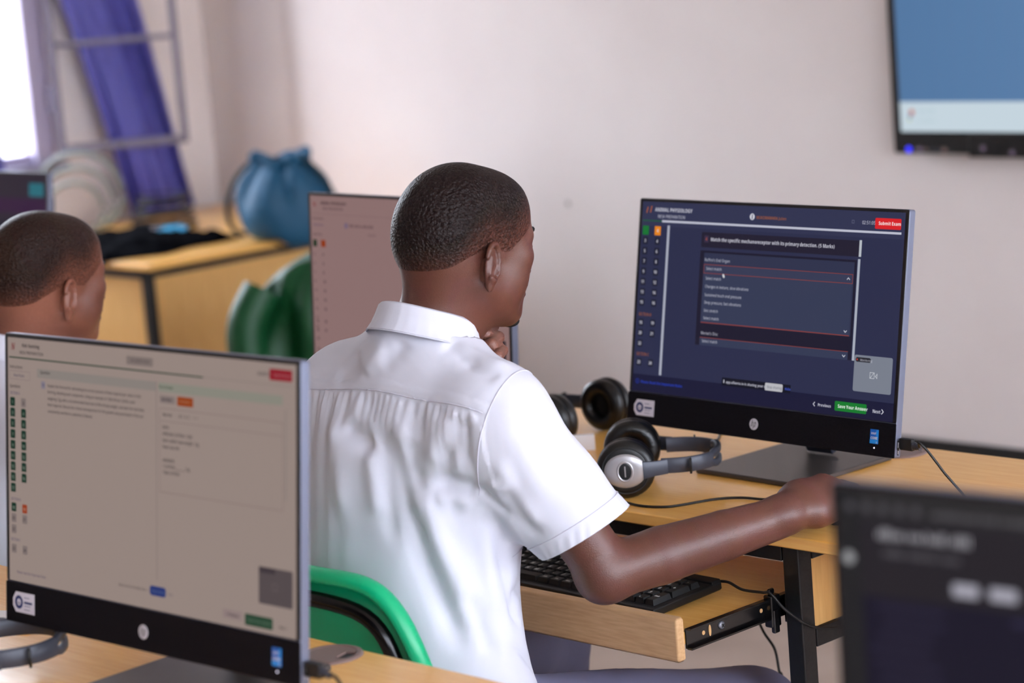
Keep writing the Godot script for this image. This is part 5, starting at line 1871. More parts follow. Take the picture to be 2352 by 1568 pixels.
# one ear, side +1 right, -1 left, in the head's frame
func ear_shape(s: Sdf, head: Transform3D, side: float):
	var tilt := Basis(Vector3.UP, side * 0.52) * Basis(Vector3.RIGHT, -0.22)
	s.xf = head * Transform3D(tilt, Vector3(side * 0.0775, -0.033, 0.014))
	# in the ear's frame: x outwards, y up, z back
	s.sc = head.basis.x.length()
	var o := side
	s.ell(Vector3(o * 0.000, 0.002, 0.002), Vector3(0.006, 0.026, 0.015), 0.0)
	var rim := []
	for i in 15:
		var a := lerpf(-0.9, 4.0, i / 14.0)     # from the front top round the back to the lobe
		rim.append(Vector3(o * (0.004 + 0.003 * sin(a * 0.5)), 0.006 + 0.0265 * sin(PI / 2 + 0.5 - a) * (1.0 if i < 9 else 0.95), 0.004 + 0.0165 * -cos(PI / 2 + 0.5 - a)))
	for i in 14: s.cap(rim[i], rim[i + 1], 0.0034, 0.0034, 0.004)
	s.ell(Vector3(o * 0.002, -0.026, -0.001), Vector3(0.0055, 0.010, 0.008), 0.008)      # lobe
	s.ell(Vector3(o * 0.003, -0.004, -0.013), Vector3(0.006, 0.008, 0.005), 0.006)       # tragus
	s.ell(Vector3(o * 0.010, -0.004, -0.002), Vector3(0.0085, 0.012, 0.008), 0.004, Basis.IDENTITY, true)   # bowl
	s.cap(Vector3(o * 0.009, 0.010, -0.004), Vector3(o * 0.009, 0.018, 0.008), 0.0045, 0.004, 0.004, 1.0, Vector3.BACK, true)
	s.cap(Vector3(o * 0.004, -0.010, 0.010), Vector3(o * 0.004, 0.012, 0.009), 0.003, 0.0028, 0.004)          # inner fold
	s.cap(Vector3(-o * 0.008, 0.004, -0.004), Vector3(-o * 0.012, -0.014, -0.008), 0.010, 0.008, 0.008)       # root
	s.xf = Transform3D.IDENTITY
	s.sc = 1.0

# a hand: wrist frame w (y towards the fingers, z out of the back of the hand, x towards the thumb when side = 1)
# curl: per finger [spread angle, bend1, bend2, bend3], thumb separately
func hand_shape(s: Sdf, w: Transform3D, side: float, curl: Array, thumb: Array):
	s.xf = w
	var o := side
	s.cap(Vector3(0, -0.015, 0), Vector3(0, 0.03, 0), 0.0250, 0.030, 0.010, 0.80)
	s.cap(Vector3(o * 0.022, 0.030, 0), Vector3(o * 0.025, 0.082, 0.001), 0.0155, 0.0125, 0.02)
	s.cap(Vector3(o * 0.007, 0.028, 0.001), Vector3(o * 0.008, 0.086, 0.003), 0.0155, 0.0125, 0.02)
	s.cap(Vector3(-o * 0.008, 0.028, 0.001), Vector3(-o * 0.010, 0.083, 0.002), 0.015, 0.012, 0.02)
	s.cap(Vector3(-o * 0.021, 0.028, 0), Vector3(-o * 0.026, 0.075, -0.001), 0.0145, 0.011, 0.02)
	s.ell(Vector3(o * 0.020, 0.035, -0.012), Vector3(0.016, 0.028, 0.014), 0.015)
	var root := [Vector3(o * 0.025, 0.084, 0.001), Vector3(o * 0.008, 0.088, 0.003), Vector3(-o * 0.010, 0.085, 0.002), Vector3(-o * 0.026, 0.077, -0.001)]
	var len := [[0.042, 0.025, 0.020], [0.046, 0.029, 0.021], [0.043, 0.027, 0.021], [0.034, 0.021, 0.018]]
	var rad := [0.0098, 0.0100, 0.0094, 0.0082]
	for f in 4:
		var p: Vector3 = root[f]
		var c: Array = curl[f]
		var bend := 0.0
		for j in 3:
			bend += c[j + 1]
			var d := Vector3(o * sin(-c[0]) * cos(bend), cos(c[0]) * cos(bend), -sin(bend))
			var q: Vector3 = p + d * len[f][j]
			var r0: float = rad[f] * (1.0 - 0.08 * j)
			s.cap(p, q, r0, r0 * 0.93, 0.006 if j else 0.010)
			p = q
	var tp := Vector3(o * 0.024, 0.022, -0.010)
	for j in 3:
		var q: Vector3 = tp + (thumb[j] as Vector3) * Vector3(o, 1, 1)
		s.cap(tp, q, [0.0145, 0.0115, 0.0100][j], [0.0118, 0.0102, 0.0085][j], 0.008)
		tp = q
	s.xf = Transform3D.IDENTITY

func frame(at: Vector3, y: Vector3, z: Vector3) -> Transform3D:
	y = y.normalized()
	z = (z - y * z.dot(y)).normalized()
	return Transform3D(Basis(y.cross(z), y, z), at)

const SKIN_A := Color(0.110, 0.039, 0.027)     # linear base colours
const SKIN_B := Color(0.170, 0.062, 0.042)
const HAIR_C := Color(0.022, 0.012, 0.010)

func build_people():
	pupil_at_quiz()
	pupil_at_left()

# meshes of a head with its ears, hair and eyes; returns nothing, adds to m and to t
func add_head(t: Node3D, m: MB, s: Sdf, head: Transform3D, skin: Callable, low: float, cell: float, dark := 0.97):
	var c := head.origin
	add_net(m, net(s, c + Vector3(-0.13, low, -0.14), c + Vector3(0.13, 0.14, 0.14), cell), skin)
	for side in [-1.0, 1.0]:
		var e := Sdf.new()
		ear_shape(e, head, side)
		var ec: Vector3 = head * Vector3(side * 0.082, -0.028, 0.014)
		add_net(m, net(e, ec - Vector3.ONE * 0.046, ec + Vector3.ONE * 0.046, 0.0021), skin)
	# hair: a thin coat over the skull that dips under the skin at the hairline
	var h := Sdf.new()
	h.xf = head
	h.sc = head.basis.x.length()
	head_shape(h)
	h.xf = Transform3D.IDENTITY
	var inv := head.affine_inverse()
	var coat := func(p: Vector3) -> float:
		return clampf(hair_edge(inv * p) * 0.07, -0.004, 0.0032)
	var hm := MB.new()
	var tone := func(p: Vector3) -> Color:
		var e := smoothstep(0.0, 0.062, hair_edge(inv * p))
		return (skin.call(p) as Color).lerp(HAIR_C, 0.02 + dark * e) * lerpf(1.42, 0.9, e)
	var r := net(h, c - Vector3.ONE * 0.135, c + Vector3.ONE * 0.135, 0.0036, coat)
	r = trim(r, func(p): return hair_edge(inv * p) > -0.022)
	add_net(hm, r, tone)
	part("hair", hm, "hair", t, "close cropped black hair")
	for side in [-1.0, 1.0]:
		var em := MB.new()
		em.ball(head * Vector3(side * 0.031, -0.006, -0.0815), Vector3.ONE * 0.0115, 16, 10)
		var eye := part("eye", em, "eye_white", t)
		var im := MB.new()
		im.ball(head * Vector3(side * 0.031, -0.008, -0.0905), Vector3(0.0058, 0.0058, 0.0035), 14, 8, head.basis)
		part("iris", im, "eye_dark", eye)
		var lid := Sdf.new()
		lid.xf = head
		lid.ell(Vector3(side * 0.031, -0.0035, -0.0805), Vector3(0.0142, 0.0095, 0.0132), 0.0)
		lid.ell(Vector3(side * 0.031, -0.0155, -0.0885), Vector3(0.020, 0.009, 0.016), 0.002, Basis.IDENTITY, true)
		lid.xf = Transform3D.IDENTITY
		var lc := head * Vector3(side * 0.031, -0.004, -0.081)
		add_net(m, net(lid, lc - Vector3.ONE * 0.02, lc + Vector3.ONE * 0.02, 0.0016), skin)
		var bm := MB.new()
		var bp := []
		for i in 9:
			var u := i / 8.0
			bp.append(head * Vector3(side * lerpf(0.012, 0.052, u), 0.0165 + 0.006 * sin(u * PI * 0.8), -0.1035 + 0.030 * u * u))
		bm.tube(bp, [0.002, 0.0036, 0.004, 0.004, 0.004, 0.0036, 0.003, 0.0022, 0.001], 8)
		part("eyebrow", bm, "beard", t)

# height of the hairline at depth z (head frame: forehead, temple, above the ear, behind it, nape)
const HAIRLINE := [[-0.12, 0.056], [-0.086, 0.056], [-0.070, 0.026], [-0.026, -0.012], [0.012, -0.006], [0.045, -0.034], [0.070, -0.066], [0.13, -0.074]]
# positive inside the hair, roughly metres from the hairline
func hair_edge(p: Vector3) -> float:
	for i in HAIRLINE.size() - 1:
		if p.z <= HAIRLINE[i + 1][0]:
			var u: float = clampf((p.z - HAIRLINE[i][0]) / (HAIRLINE[i + 1][0] - HAIRLINE[i][0]), 0, 1)
			return (p.y - lerpf(HAIRLINE[i][1], HAIRLINE[i + 1][1], u)) * 0.85
	return p.y + 0.074

func pupil_at_quiz():
	var t := thing("person", "seated pupil in a white short sleeved shirt using the mouse, chin on hand", "person", Vector3(-0.13, 0.0, 0.88))
	t.position = Vector3.ZERO
	var head := Transform3D((Basis(Vector3.UP, -0.10) * Basis(Vector3.RIGHT, -0.16) * Basis(Vector3.BACK, 0.03)).scaled(Vector3.ONE * 0.93), Vector3(-0.099, 1.181, 0.818))
	var neck0 := Vector3(-0.132, 1.035, 0.884)
	var sr := Vector3(0.022, 0.962, 0.892)
	var er := Vector3(0.108, 0.750, 0.806)
	var wr := Vector3(0.216, 0.785, 0.568)
	var sl := Vector3(-0.300, 0.962, 0.885)
	var el := Vector3(-0.33, 0.718, 0.715)
	var wl := Vector3(-0.198, 0.955, 0.748)
	# ---- body: one skin
	var s := Sdf.new()
	s.xf = head
	s.sc = head.basis.x.length()
	head_shape(s)
	s.xf = Transform3D.IDENTITY
	s.sc = 1.0
	s.cap(head * Vector3(0, -0.035, 0.030), neck0, 0.047, 0.052, 0.03)
	s.cap(head * Vector3(0, -0.060, -0.010), neck0 + Vector3(0, 0.0, -0.03), 0.040, 0.046, 0.03)
	s.cap(neck0 + Vector3(0, -0.02, 0), sr + Vector3(-0.02, 0.0, 0), 0.050, 0.045, 0.04)
	s.cap(neck0 + Vector3(0, -0.02, 0), sl + Vector3(0.02, 0.0, 0), 0.050, 0.045, 0.04)
	s.cap(Vector3(-0.14, 0.90, 0.880), Vector3(-0.145, 0.62, 0.905), 0.140, 0.120, 0.05, 0.62)
	s.cap(Vector3(-0.145, 0.66, 0.905), Vector3(-0.14, 0.59, 0.90), 0.115, 0.125, 0.05, 0.72)
	s.cap(sr, er, 0.046, 0.036, 0.02)
	s.cap(sl, el, 0.046, 0.036, 0.02)
	arm_shape(s, er, wr)
	arm_shape(s, el, wl)
	# right hand laid over the mouse
	var hr := frame(wr + Vector3(0.003, 0.0075, -0.010), Vector3(0.03, 0.0, -1.0), Vector3(0.42, 0.90, 0.05))
	hr.basis = hr.basis.scaled_local(Vector3.ONE * 1.08)
	s.sc = 1.08
	hand_shape(s, hr, -1.0, [[0.10, 0.30, 0.22, 0.08], [0.02, 0.30, 0.22, 0.08], [-0.06, 0.28, 0.22, 0.08], [-0.14, 0.16, 0.16, 0.06]], [Vector3(0.012, 0.030, -0.012), Vector3(0.002, 0.030, -0.006), Vector3(-0.004, 0.024, -0.004)])
	s.sc = 1.0
	# left hand curled under the chin
	var knuckle := [Vector3(-0.132, 1.034, 0.788), Vector3(-0.122, 1.020, 0.797), Vector3(-0.113, 1.005, 0.802), Vector3(-0.108, 0.990, 0.805)]
	var bent := [Vector3(-0.103, 1.052, 0.764), Vector3(-0.085, 1.040, 0.772), Vector3(-0.066, 1.026, 0.781), Vector3(-0.066, 1.004, 0.784)]
	var last := [Vector3(-0.116, 1.058, 0.738), Vector3(-0.100, 1.044, 0.744), Vector3(-0.086, 1.028, 0.752), Vector3(-0.084, 1.008, 0.760)]
	var tip := [Vector3(-0.136, 1.046, 0.742), Vector3(-0.122, 1.030, 0.750), Vector3(-0.108, 1.014, 0.758), Vector3(-0.102, 0.998, 0.766)]
	var hs := Vector3(-0.014, -0.003, 0.014)
	for k in 4:
		for l in [knuckle, bent, last, tip]: l[k] += hs
		s.cap(wl + Vector3(0.008, 0.012, 0.008), knuckle[k], 0.018, 0.0115, 0.014)
		s.cap(knuckle[k], bent[k], 0.0104 - 0.0005 * k, 0.0094 - 0.0006 * k, 0.006)
		s.cap(bent[k], last[k], 0.0094 - 0.0006 * k, 0.0086 - 0.0005 * k, 0.003)
		s.cap(last[k], tip[k], 0.0086 - 0.0005 * k, 0.0078 - 0.0005 * k, 0.003)
	s.cap(wl + Vector3(0.0, 0.02, -0.004), Vector3(-0.168, 1.004, 0.742), 0.016, 0.012, 0.012)
	s.cap(Vector3(-0.168, 1.004, 0.742), Vector3(-0.160, 1.040, 0.738), 0.0115, 0.0095, 0.006)
	# legs
	var legs := [[Vector3(-0.06, 0.51, 0.86), Vector3(0.04, 0.445, 0.46), Vector3(0.06, 0.09, 0.52)], [Vector3(-0.22, 0.51, 0.86), Vector3(-0.385, 0.500, 0.46), Vector3(-0.39, 0.09, 0.44)]]
	for l in legs:
		s.cap(l[0] + Vector3(0, 0.008, 0), l[1], 0.058, 0.048, 0.03)
		s.cap(l[1], l[2], 0.044, 0.034, 0.02)
		s.cap(l[2], l[2] + Vector3(0, -0.03, -0.12), 0.032, 0.028, 0.02)
	var skin := func(p: Vector3) -> Color:
		var c := SKIN_A.lerp(SKIN_B, clampf(0.5 + 0.5 * sin(p.x * 31.0 + p.y * 23.0) * sin(p.z * 27.0 + 1.0), 0, 1) * 0.5)
		return c.lerp(Color(0.33, 0.135, 0.095), smoothstep(0.045, 0.02, p.distance_to(Vector3(-0.098, 1.03, 0.785))) * 0.6)   # the paler inside of the fingers
	var m := MB.new()
	add_head(t, m, s, head, skin, -0.20, 0.0032)
	var rest := net(s, Vector3(-0.42, 0.02, 0.26), Vector3(0.22, 1.02, 1.02), 0.012)
	rest = trim(rest, func(p): return p.z > 0.62 and p.y < 0.99 and not arm_zone(p, er, wr, sr) and not arm_zone(p, el, wl, sl) or p.y < 0.60)
	add_net(m, rest, skin)
	var ra := net(s, Vector3(0.02, 0.66, 0.30), Vector3(0.30, 0.90, 0.90), 0.0042)
	add_net(m, trim(ra, func(p): return arm_zone(p, er, wr, sr)), skin)
	var la := net(s, Vector3(-0.40, 0.65, 0.62), Vector3(-0.04, 1.06, 0.90), 0.0045)
	add_net(m, trim(la, func(p): return arm_zone(p, el, wl, sl)), skin)
	part("body", m, "skin", t)
	# goatee
	var gm := MB.new()
	gm.ball(head * Vector3(0, -0.112, -0.083), Vector3(0.018, 0.010, 0.014), 16, 10, head.basis)
	part("goatee", gm, "beard", t)
	shirt(t, sr, er, sl, el, neck0, true)
	trousers(t, legs, Vector3(-0.14, 0.54, 0.89))
	for l in legs:
		var sm := MB.new()
		sm.ball(l[2] + Vector3(0, -0.045, -0.06), Vector3(0.044, 0.045, 0.13), 18, 12)
		for i in sm.v.size(): sm.v[i].y = maxf(sm.v[i].y, 0.004)
		part("shoe", sm, "shoe_black", t)

func arm_zone(p: Vector3, e: Vector3, w: Vector3, sh: Vector3) -> bool:
	var d := minf(seg_dist(p, e, w), minf(seg_dist(p, w, w + (w - e).normalized() * 0.2), seg_dist(p, e, e.lerp(sh, 0.6))))
	return d < 0.085

func seg_dist(p: Vector3, a: Vector3, b: Vector3) -> float:
	var ab := b - a
	return p.distance_to(a + ab * clampf((p - a).dot(ab) / ab.length_squared(), 0, 1))

func arm_shape(s: Sdf, e: Vector3, w: Vector3):
	s.ell(e + (e - w).normalized() * 0.010 + Vector3(0, -0.004, 0), Vector3.ONE * 0.031, 0.02)
	s.cap(e, e.lerp(w, 0.30), 0.0365, 0.0385, 0.014)
	s.cap(e.lerp(w, 0.30), e.lerp(w, 0.65), 0.0385, 0.0335, 0.003)
	s.cap(e.lerp(w, 0.65), w, 0.0335, 0.0275, 0.003)

func shirt_shape(s: Sdf, sr: Vector3, er: Vector3, sl: Vector3, el: Vector3, neck0: Vector3, off: Vector3):
	s.cap(Vector3(-0.140, 0.455, 0.925) + off, Vector3(-0.145, 0.53, 0.930) + off, 0.224, 0.206, 0.03, 0.54)
	s.cap(Vector3(-0.145, 0.53, 0.930) + off, Vector3(-0.150, 0.64, 0.935) + off, 0.206, 0.160, 0.04, 0.57)
	s.cap(Vector3(-0.150, 0.64, 0.935) + off, Vector3(-0.142, 0.88, 0.892) + off, 0.160, 0.165, 0.06, 0.70)
	s.cap(Vector3(-0.192, 0.60, 0.925) + off, Vector3(-0.190, 0.86, 0.900) + off, 0.122, 0.132, 0.04, 0.78)
	s.cap(sl + Vector3(0.012, -0.012, 0.005), sr + Vector3(-0.016, -0.012, 0.0), 0.066, 0.062, 0.06)
	s.cap(neck0, sl.lerp(neck0, 0.25) + Vector3(0, 0.006, 0), 0.062, 0.060, 0.05)
	s.cap(neck0, sr.lerp(neck0, 0.25) + Vector3(0, 0.002, 0), 0.062, 0.054, 0.05)
	var d := er - sr
	s.cap(sr + Vector3(0, -0.005, 0), sr + d * 0.45, 0.064, 0.062, 0.05)
	s.cap(sr + d * 0.45, sr + d * 0.95 + Vector3(0.008, 0, -0.010), 0.062, 0.068, 0.03)
	d = el - sl
	s.cap(sl + Vector3(0, -0.005, 0), sl + d * 0.45, 0.068, 0.066, 0.05)
	s.cap(sl + d * 0.45, sl + d * 0.95, 0.066, 0.064, 0.03)

# creases of the cloth: half width, height (negative sinks in), the line it follows
const FOLDS := [
	[0.0070, -0.0050, [Vector3(0.026, 0.889, 0.953), Vector3(0.035, 0.873, 0.941), Vector3(0.046, 0.857, 0.931), Vector3(0.060, 0.843, 0.924)]],   # armpit crease
	[0.0100, 0.0040, [Vector3(0.046, 0.902, 0.950), Vector3(0.057, 0.888, 0.938), Vector3(0.064, 0.866, 0.930), Vector3(0.070, 0.838, 0.921)]],   # armpit ridge
	[0.0140, -0.0070, [Vector3(0.025, 0.878, 0.948), Vector3(0.012, 0.887, 0.957), Vector3(-0.008, 0.891, 0.968), Vector3(-0.031, 0.883, 0.983)]],   # side hollow
	[0.0140, 0.0050, [Vector3(0.015, 0.860, 0.945), Vector3(-0.005, 0.875, 0.964), Vector3(-0.026, 0.870, 0.980)]],   # side ridge under
	[0.0180, -0.0090, [Vector3(-0.096, 0.979, 0.987), Vector3(-0.080, 0.937, 0.998), Vector3(-0.061, 0.880, 1.000), Vector3(-0.045, 0.829, 0.998), Vector3(-0.029, 0.784, 0.996), Vector3(-0.008, 0.733, 0.991), Vector3(0.010, 0.687, 0.983), Vector3(0.021, 0.657, 0.974)]],   # long valley
	[0.0180, 0.0070, [Vector3(-0.034, 0.890, 0.984), Vector3(-0.037, 0.864, 0.989), Vector3(-0.026, 0.822, 0.986), Vector3(-0.008, 0.776, 0.977), Vector3(0.007, 0.730, 0.970), Vector3(0.022, 0.682, 0.959)]],   # long ridge
	[0.0160, -0.0070, [Vector3(-0.173, 0.967, 0.994), Vector3(-0.151, 0.951, 1.002), Vector3(-0.130, 0.943, 1.004), Vector3(-0.114, 0.951, 1.001)]],   # back hollow L
	[0.0160, 0.0050, [Vector3(-0.201, 0.970, 0.988), Vector3(-0.183, 0.935, 1.003), Vector3(-0.173, 0.884, 1.013), Vector3(-0.163, 0.824, 1.025)]],   # back ridge L
	[0.0140, -0.0060, [Vector3(-0.112, 0.978, 0.990), Vector3(-0.099, 0.936, 1.003), Vector3(-0.089, 0.885, 1.008), Vector3(-0.080, 0.838, 1.013), Vector3(-0.065, 0.800, 1.014)]],   # back valley 2
	[0.0130, 0.0040, [Vector3(-0.120, 0.938, 1.005), Vector3(-0.109, 0.891, 1.012), Vector3(-0.099, 0.840, 1.018)]],   # back ridge 2
	[0.0130, -0.0050, [Vector3(-0.061, 0.956, 0.986), Vector3(-0.053, 0.912, 0.992), Vector3(-0.040, 0.886, 0.988)]],   # back valley 3
	[0.0120, 0.0040, [Vector3(-0.080, 0.983, 0.981), Vector3(-0.065, 0.937, 0.993), Vector3(-0.051, 0.874, 0.996), Vector3(-0.039, 0.829, 0.995)]],   # back ridge 3
	[0.0130, 0.0040, [Vector3(-0.005, 0.987, 0.969), Vector3(-0.011, 0.952, 0.976), Vector3(-0.029, 0.912, 0.981)]],   # ridge mid
	[0.0110, -0.0040, [Vector3(0.020, 0.986, 0.967), Vector3(0.014, 0.947, 0.973), Vector3(-0.010, 0.913, 0.973)]],   # valley mid
	[0.0100, -0.0040, [Vector3(0.035, 0.983, 0.963), Vector3(0.034, 0.948, 0.968), Vector3(0.019, 0.914, 0.965)]],   # valley right yoke
	[0.0090, -0.0040, [Vector3(0.035, 0.849, 0.930), Vector3(0.022, 0.804, 0.914), Vector3(0.016, 0.758, 0.905), Vector3(0.018, 0.717, 0.902), Vector3(0.022, 0.692, 0.906)]],   # side fold
	[0.0120, 0.0040, [Vector3(0.017, 0.842, 0.936), Vector3(0.014, 0.791, 0.932), Vector3(0.018, 0.741, 0.930), Vector3(0.023, 0.699, 0.932)]],   # side fold ridge
	[0.0100, -0.0050, [Vector3(-0.007, 0.735, 0.852), Vector3(0.013, 0.729, 0.886), Vector3(0.019, 0.703, 0.897), Vector3(0.017, 0.683, 0.886)]],   # front fold
	[0.0120, -0.0060, [Vector3(0.003, 0.755, 0.968), Vector3(0.015, 0.715, 0.958), Vector3(0.025, 0.675, 0.953), Vector3(0.030, 0.655, 0.939)]],   # low fold
	[0.0100, -0.0050, [Vector3(0.029, 0.662, 0.941), Vector3(0.027, 0.660, 0.908), Vector3(0.022, 0.639, 0.883), Vector3(0.006, 0.606, 0.847)]],   # tail fold
	[0.0220, 0.0040, [Vector3(0.063, 1.007, 0.926), Vector3(0.084, 0.957, 0.926), Vector3(0.095, 0.904, 0.912), Vector3(0.109, 0.858, 0.903)]],   # sleeve ridge
	[0.0200, -0.0050, [Vector3(0.084, 0.991, 0.886), Vector3(0.097, 0.949, 0.877), Vector3(0.116, 0.903, 0.865), Vector3(0.130, 0.869, 0.852)]],   # sleeve valley
	[0.0140, -0.0060, [Vector3(0.062, 0.893, 0.938), Vector3(0.069, 0.859, 0.927), Vector3(0.078, 0.831, 0.916), Vector3(0.084, 0.806, 0.902)]],   # sleeve under
	[0.0120, 0.0040, [Vector3(0.062, 0.935, 0.951), Vector3(0.070, 0.893, 0.933), Vector3(0.084, 0.853, 0.920), Vector3(0.095, 0.825, 0.907)]],   # sleeve ridge 2
	[0.0140, -0.0035, [Vector3(-0.096, 1.073, 0.942), Vector3(-0.102, 1.055, 0.956), Vector3(-0.126, 1.039, 0.966)]],   # yoke w1
	[0.0140, 0.0030, [Vector3(-0.118, 1.067, 0.953), Vector3(-0.141, 1.041, 0.966), Vector3(-0.153, 1.024, 0.970)]],   # yoke w2
	[0.0120, -0.0030, [Vector3(-0.052, 1.065, 0.916), Vector3(-0.029, 1.053, 0.912), Vector3(0.013, 1.037, 0.919)]],   # yoke w3
	[0.0120, 0.0035, [Vector3(-0.046, 1.066, 0.904), Vector3(-0.015, 1.050, 0.895), Vector3(0.024, 1.040, 0.894), Vector3(0.041, 1.032, 0.880)]],   # yoke w4
	[0.0160, -0.0030, [Vector3(-0.167, 1.045, 0.960), Vector3(-0.193, 1.027, 0.962), Vector3(-0.223, 1.011, 0.964)]],   # yoke w5
	[0.0110, -0.0030, [Vector3(-0.015, 1.045, 0.918), Vector3(0.026, 1.032, 0.923), Vector3(0.050, 1.023, 0.916)]],   # shoulder valley
]

const YOKE_AT := Vector3(-0.0977, 0.9976, 0.966)
const YOKE_N := Vector3(0.017, -0.7041, 0.7099)
const ARM_AT := Vector3(0.0477, 0.972, 0.9315)
const ARM_N := Vector3(0.9149, -0.2745, -0.296)

func line_near(p: Vector3, l: Array) -> Vector2:   # distance and how far along (0..1)
	var best := Vector2(1e9, 0)
	for i in l.size() - 1:
		var a: Vector3 = l[i]
		var ab: Vector3 = l[i + 1] - a
		var t := clampf((p - a).dot(ab) / ab.length_squared(), 0, 1)
		var d := p.distance_squared_to(a + ab * t)
		if d < best.x: best = Vector2(d, (i + t) / (l.size() - 1))
	return Vector2(sqrt(best.x), best.y)

func crease(r: Array, hem_at: Vector3, hem_n: Vector3) -> Array:
	var vs: PackedVector3Array = r[0]
	var ns: PackedVector3Array = r[1]
	var ball := []
	for f in FOLDS:
		var lo: Vector3 = f[2][0]
		var hi: Vector3 = f[2][0]
		for q in f[2]:
			lo = lo.min(q)
			hi = hi.max(q)
		ball.append([(lo + hi) / 2, (hi - lo).length() / 2 + f[0] * 2.6])
	var fn := FastNoiseLite.new()
	fn.seed = 77
	fn.frequency = 9.0
	fn.fractal_octaves = 3
	var out := PackedVector3Array()
	out.resize(vs.size())
	for i in vs.size():
		var p := vs[i]
		var d := 0.0
		for k in FOLDS.size():
			if p.distance_to(ball[k][0]) > ball[k][1]: continue
			var f: Array = FOLDS[k]
			var q := line_near(p, f[2])
			var x: float = q.x / f[0]
			if x > 2.6: continue
			d += f[1] * 1.3 * exp(-x * x) * smoothstep(0.0, 0.22, q.y) * smoothstep(1.0, 0.72, q.y)
		# gathers hanging from the yoke seam
		var y := (p - YOKE_AT).dot(YOKE_N)
		if p.z > 0.87 and p.x < 0.055:
			if y > 0.0:
				var s := p.x * 470.0 + 2.2 * sin(p.x * 57.0)
				d += 0.0017 * sin(s + 6.0 * y) * exp(-y / 0.026) * smoothstep(0.0, 0.008, y)
				d += 0.0024 * sin(p.x * 120.0 + 2.0 * sin(p.x * 31.0) - y * 4.0) * exp(-y / 0.11) * smoothstep(0.0, 0.02, y)
			elif y > -0.012: d += 0.0012
		# hem of the sleeve, turned up and stitched
		var h := (p - hem_at).dot(hem_n)
		if h > -0.024 and p.distance_to(hem_at) < 0.10: d += 0.0009 + 0.0009 * sin(atan2(p.z - hem_at.z, p.x - hem_at.x) * 30.0) * smoothstep(-0.024, -0.012, h) * 0.6
		d += 0.0012 * fn.get_noise_3d(p.x, p.y * 0.55, p.z)
		out[i] = p + ns[i] * d
	r[0] = out
	return r

# thread lying on the cloth where a plane crosses it: dashes along the crossing
func stitch(r: Array, at: Vector3, n: Vector3, keep: Callable, rad := 0.0006) -> MB:
	var m := MB.new()
	var vs: PackedVector3Array = r[0]
	var qs: PackedInt32Array = r[2]
	var ns: PackedVector3Array = r[1]
	for i in range(0, qs.size(), 4):
		var pts := []
		for e in 4:
			var a := qs[i + e]
			var b := qs[i + (e + 1) % 4]
			var da := (vs[a] - at).dot(n)
			var db := (vs[b] - at).dot(n)
			if (da < 0.0) != (db < 0.0):
				var t := da / (da - db)
				pts.append(vs[a].lerp(vs[b], t) + ns[a] * 0.0004)
		if pts.size() == 2 and keep.call(pts[0]) and pts[0].distance_to(pts[1]) > 0.0004: m.tube(pts, rad, 4, false)
	return m

func shirt(t: Node3D, sr: Vector3, er: Vector3, sl: Vector3, el: Vector3, neck0: Vector3, fine: bool, off := Vector3.ZERO):
	var s := Sdf.new()
	shirt_shape(s, sr, er, sl, el, neck0, off)
	var r := net(s, Vector3(-0.46, 0.44, 0.60) + off, Vector3(0.24, 1.12, 1.12) + off, 0.0078 if fine else 0.011)
	var hr := sr.lerp(er, 0.74) + Vector3(0.004, 0, -0.006)
	var nr := ((er - sr).normalized() + Vector3(0.05, 0.0, 0.10)).normalized()
	var hl := sl.lerp(el, 0.74)
	var nl := (el - sl).normalized()
	if fine:
		r = refine(r)
		r = crease(r, hr, nr)
	r = cut(r, [[hr, nr, 0.088], [hl, nl, 0.088], [Vector3(0, 0.465, 0), Vector3.DOWN, 9.0], [neck0 + Vector3(0, 0.030, -0.004), Vector3(0, 0.94, -0.34), 0.085]], 0.006)
	r[1] = smooth_normals(r[0], r[2])
	var m := MB.new()
	add_net(m, r)
	var sh := part("shirt", m, "shirt_cotton", t, "white short sleeved school shirt")
	if fine:
		part("stitching", stitch(r, hr - nr * 0.023, nr, func(p): return p.distance_to(hr) < 0.10), "shirt_thread", sh)
		part("yoke_seam", stitch(r, YOKE_AT, YOKE_N, func(p): return p.z > 0.90 and p.x < 0.052, 0.0008), "shirt_thread", sh)
		part("armhole_seam", stitch(r, ARM_AT, ARM_N, func(p): return p.y > 0.875 and p.x > 0.0 and p.z > 0.84, 0.0009), "shirt_thread", sh)
	# fold-over collar round the neck, open at the throat
	var up := Vector3(0, 0.955, -0.295).normalized()
	var cx := Vector3.RIGHT
	var cz := cx.cross(up)
	var at := neck0 + Vector3(0.006, 0.036, -0.004)
	var prof := [[0.057, -0.012], [0.0575, 0.0], [0.058, 0.014], [0.0595, 0.0245], [0.0625, 0.0275], [0.0655, 0.0245], [0.0685, 0.013], [0.0725, 0.0], [0.0780, -0.0105], [0.0790, -0.0125]]
	var nu := 80
	var pts := []
	for v in prof.size():
		for i in nu:
			var ph := lerpf(-2.55, 2.55, i / float(nu - 1))
			var front := smoothstep(1.2, 2.55, absf(ph))
			var leaf := clampf((v - 4) / 5.0, 0, 1)
			var rr: float = prof[v][0] * (1.0 + 0.05 * sin(ph) * leaf) + 0.012 * front * leaf + 0.0006 * sin(ph * 42.0 + 2.0 * sin(ph * 9.0)) * leaf * 1.6
			var hh: float = prof[v][1] - 0.030 * front * leaf - 0.006 * front + 0.003 * cos(ph * 2.0)
			pts.append(at + cx * sin(ph) * rr + cz * cos(ph) * rr * 1.04 + up * hh)
	var cm := MB.new()
	cm.sheet(pts, nu, prof.size(), false, true)
	var col := part("collar", cm, "shirt_cotton", t, "white fold-over collar")
	var ln := []
	for i in nu: ln.append(pts[8 * nu + i] + (pts[8 * nu + i] - at).normalized() * 0.0006)
	part("stitching", tubem(ln, 0.0005, 4), "shirt_thread", col)

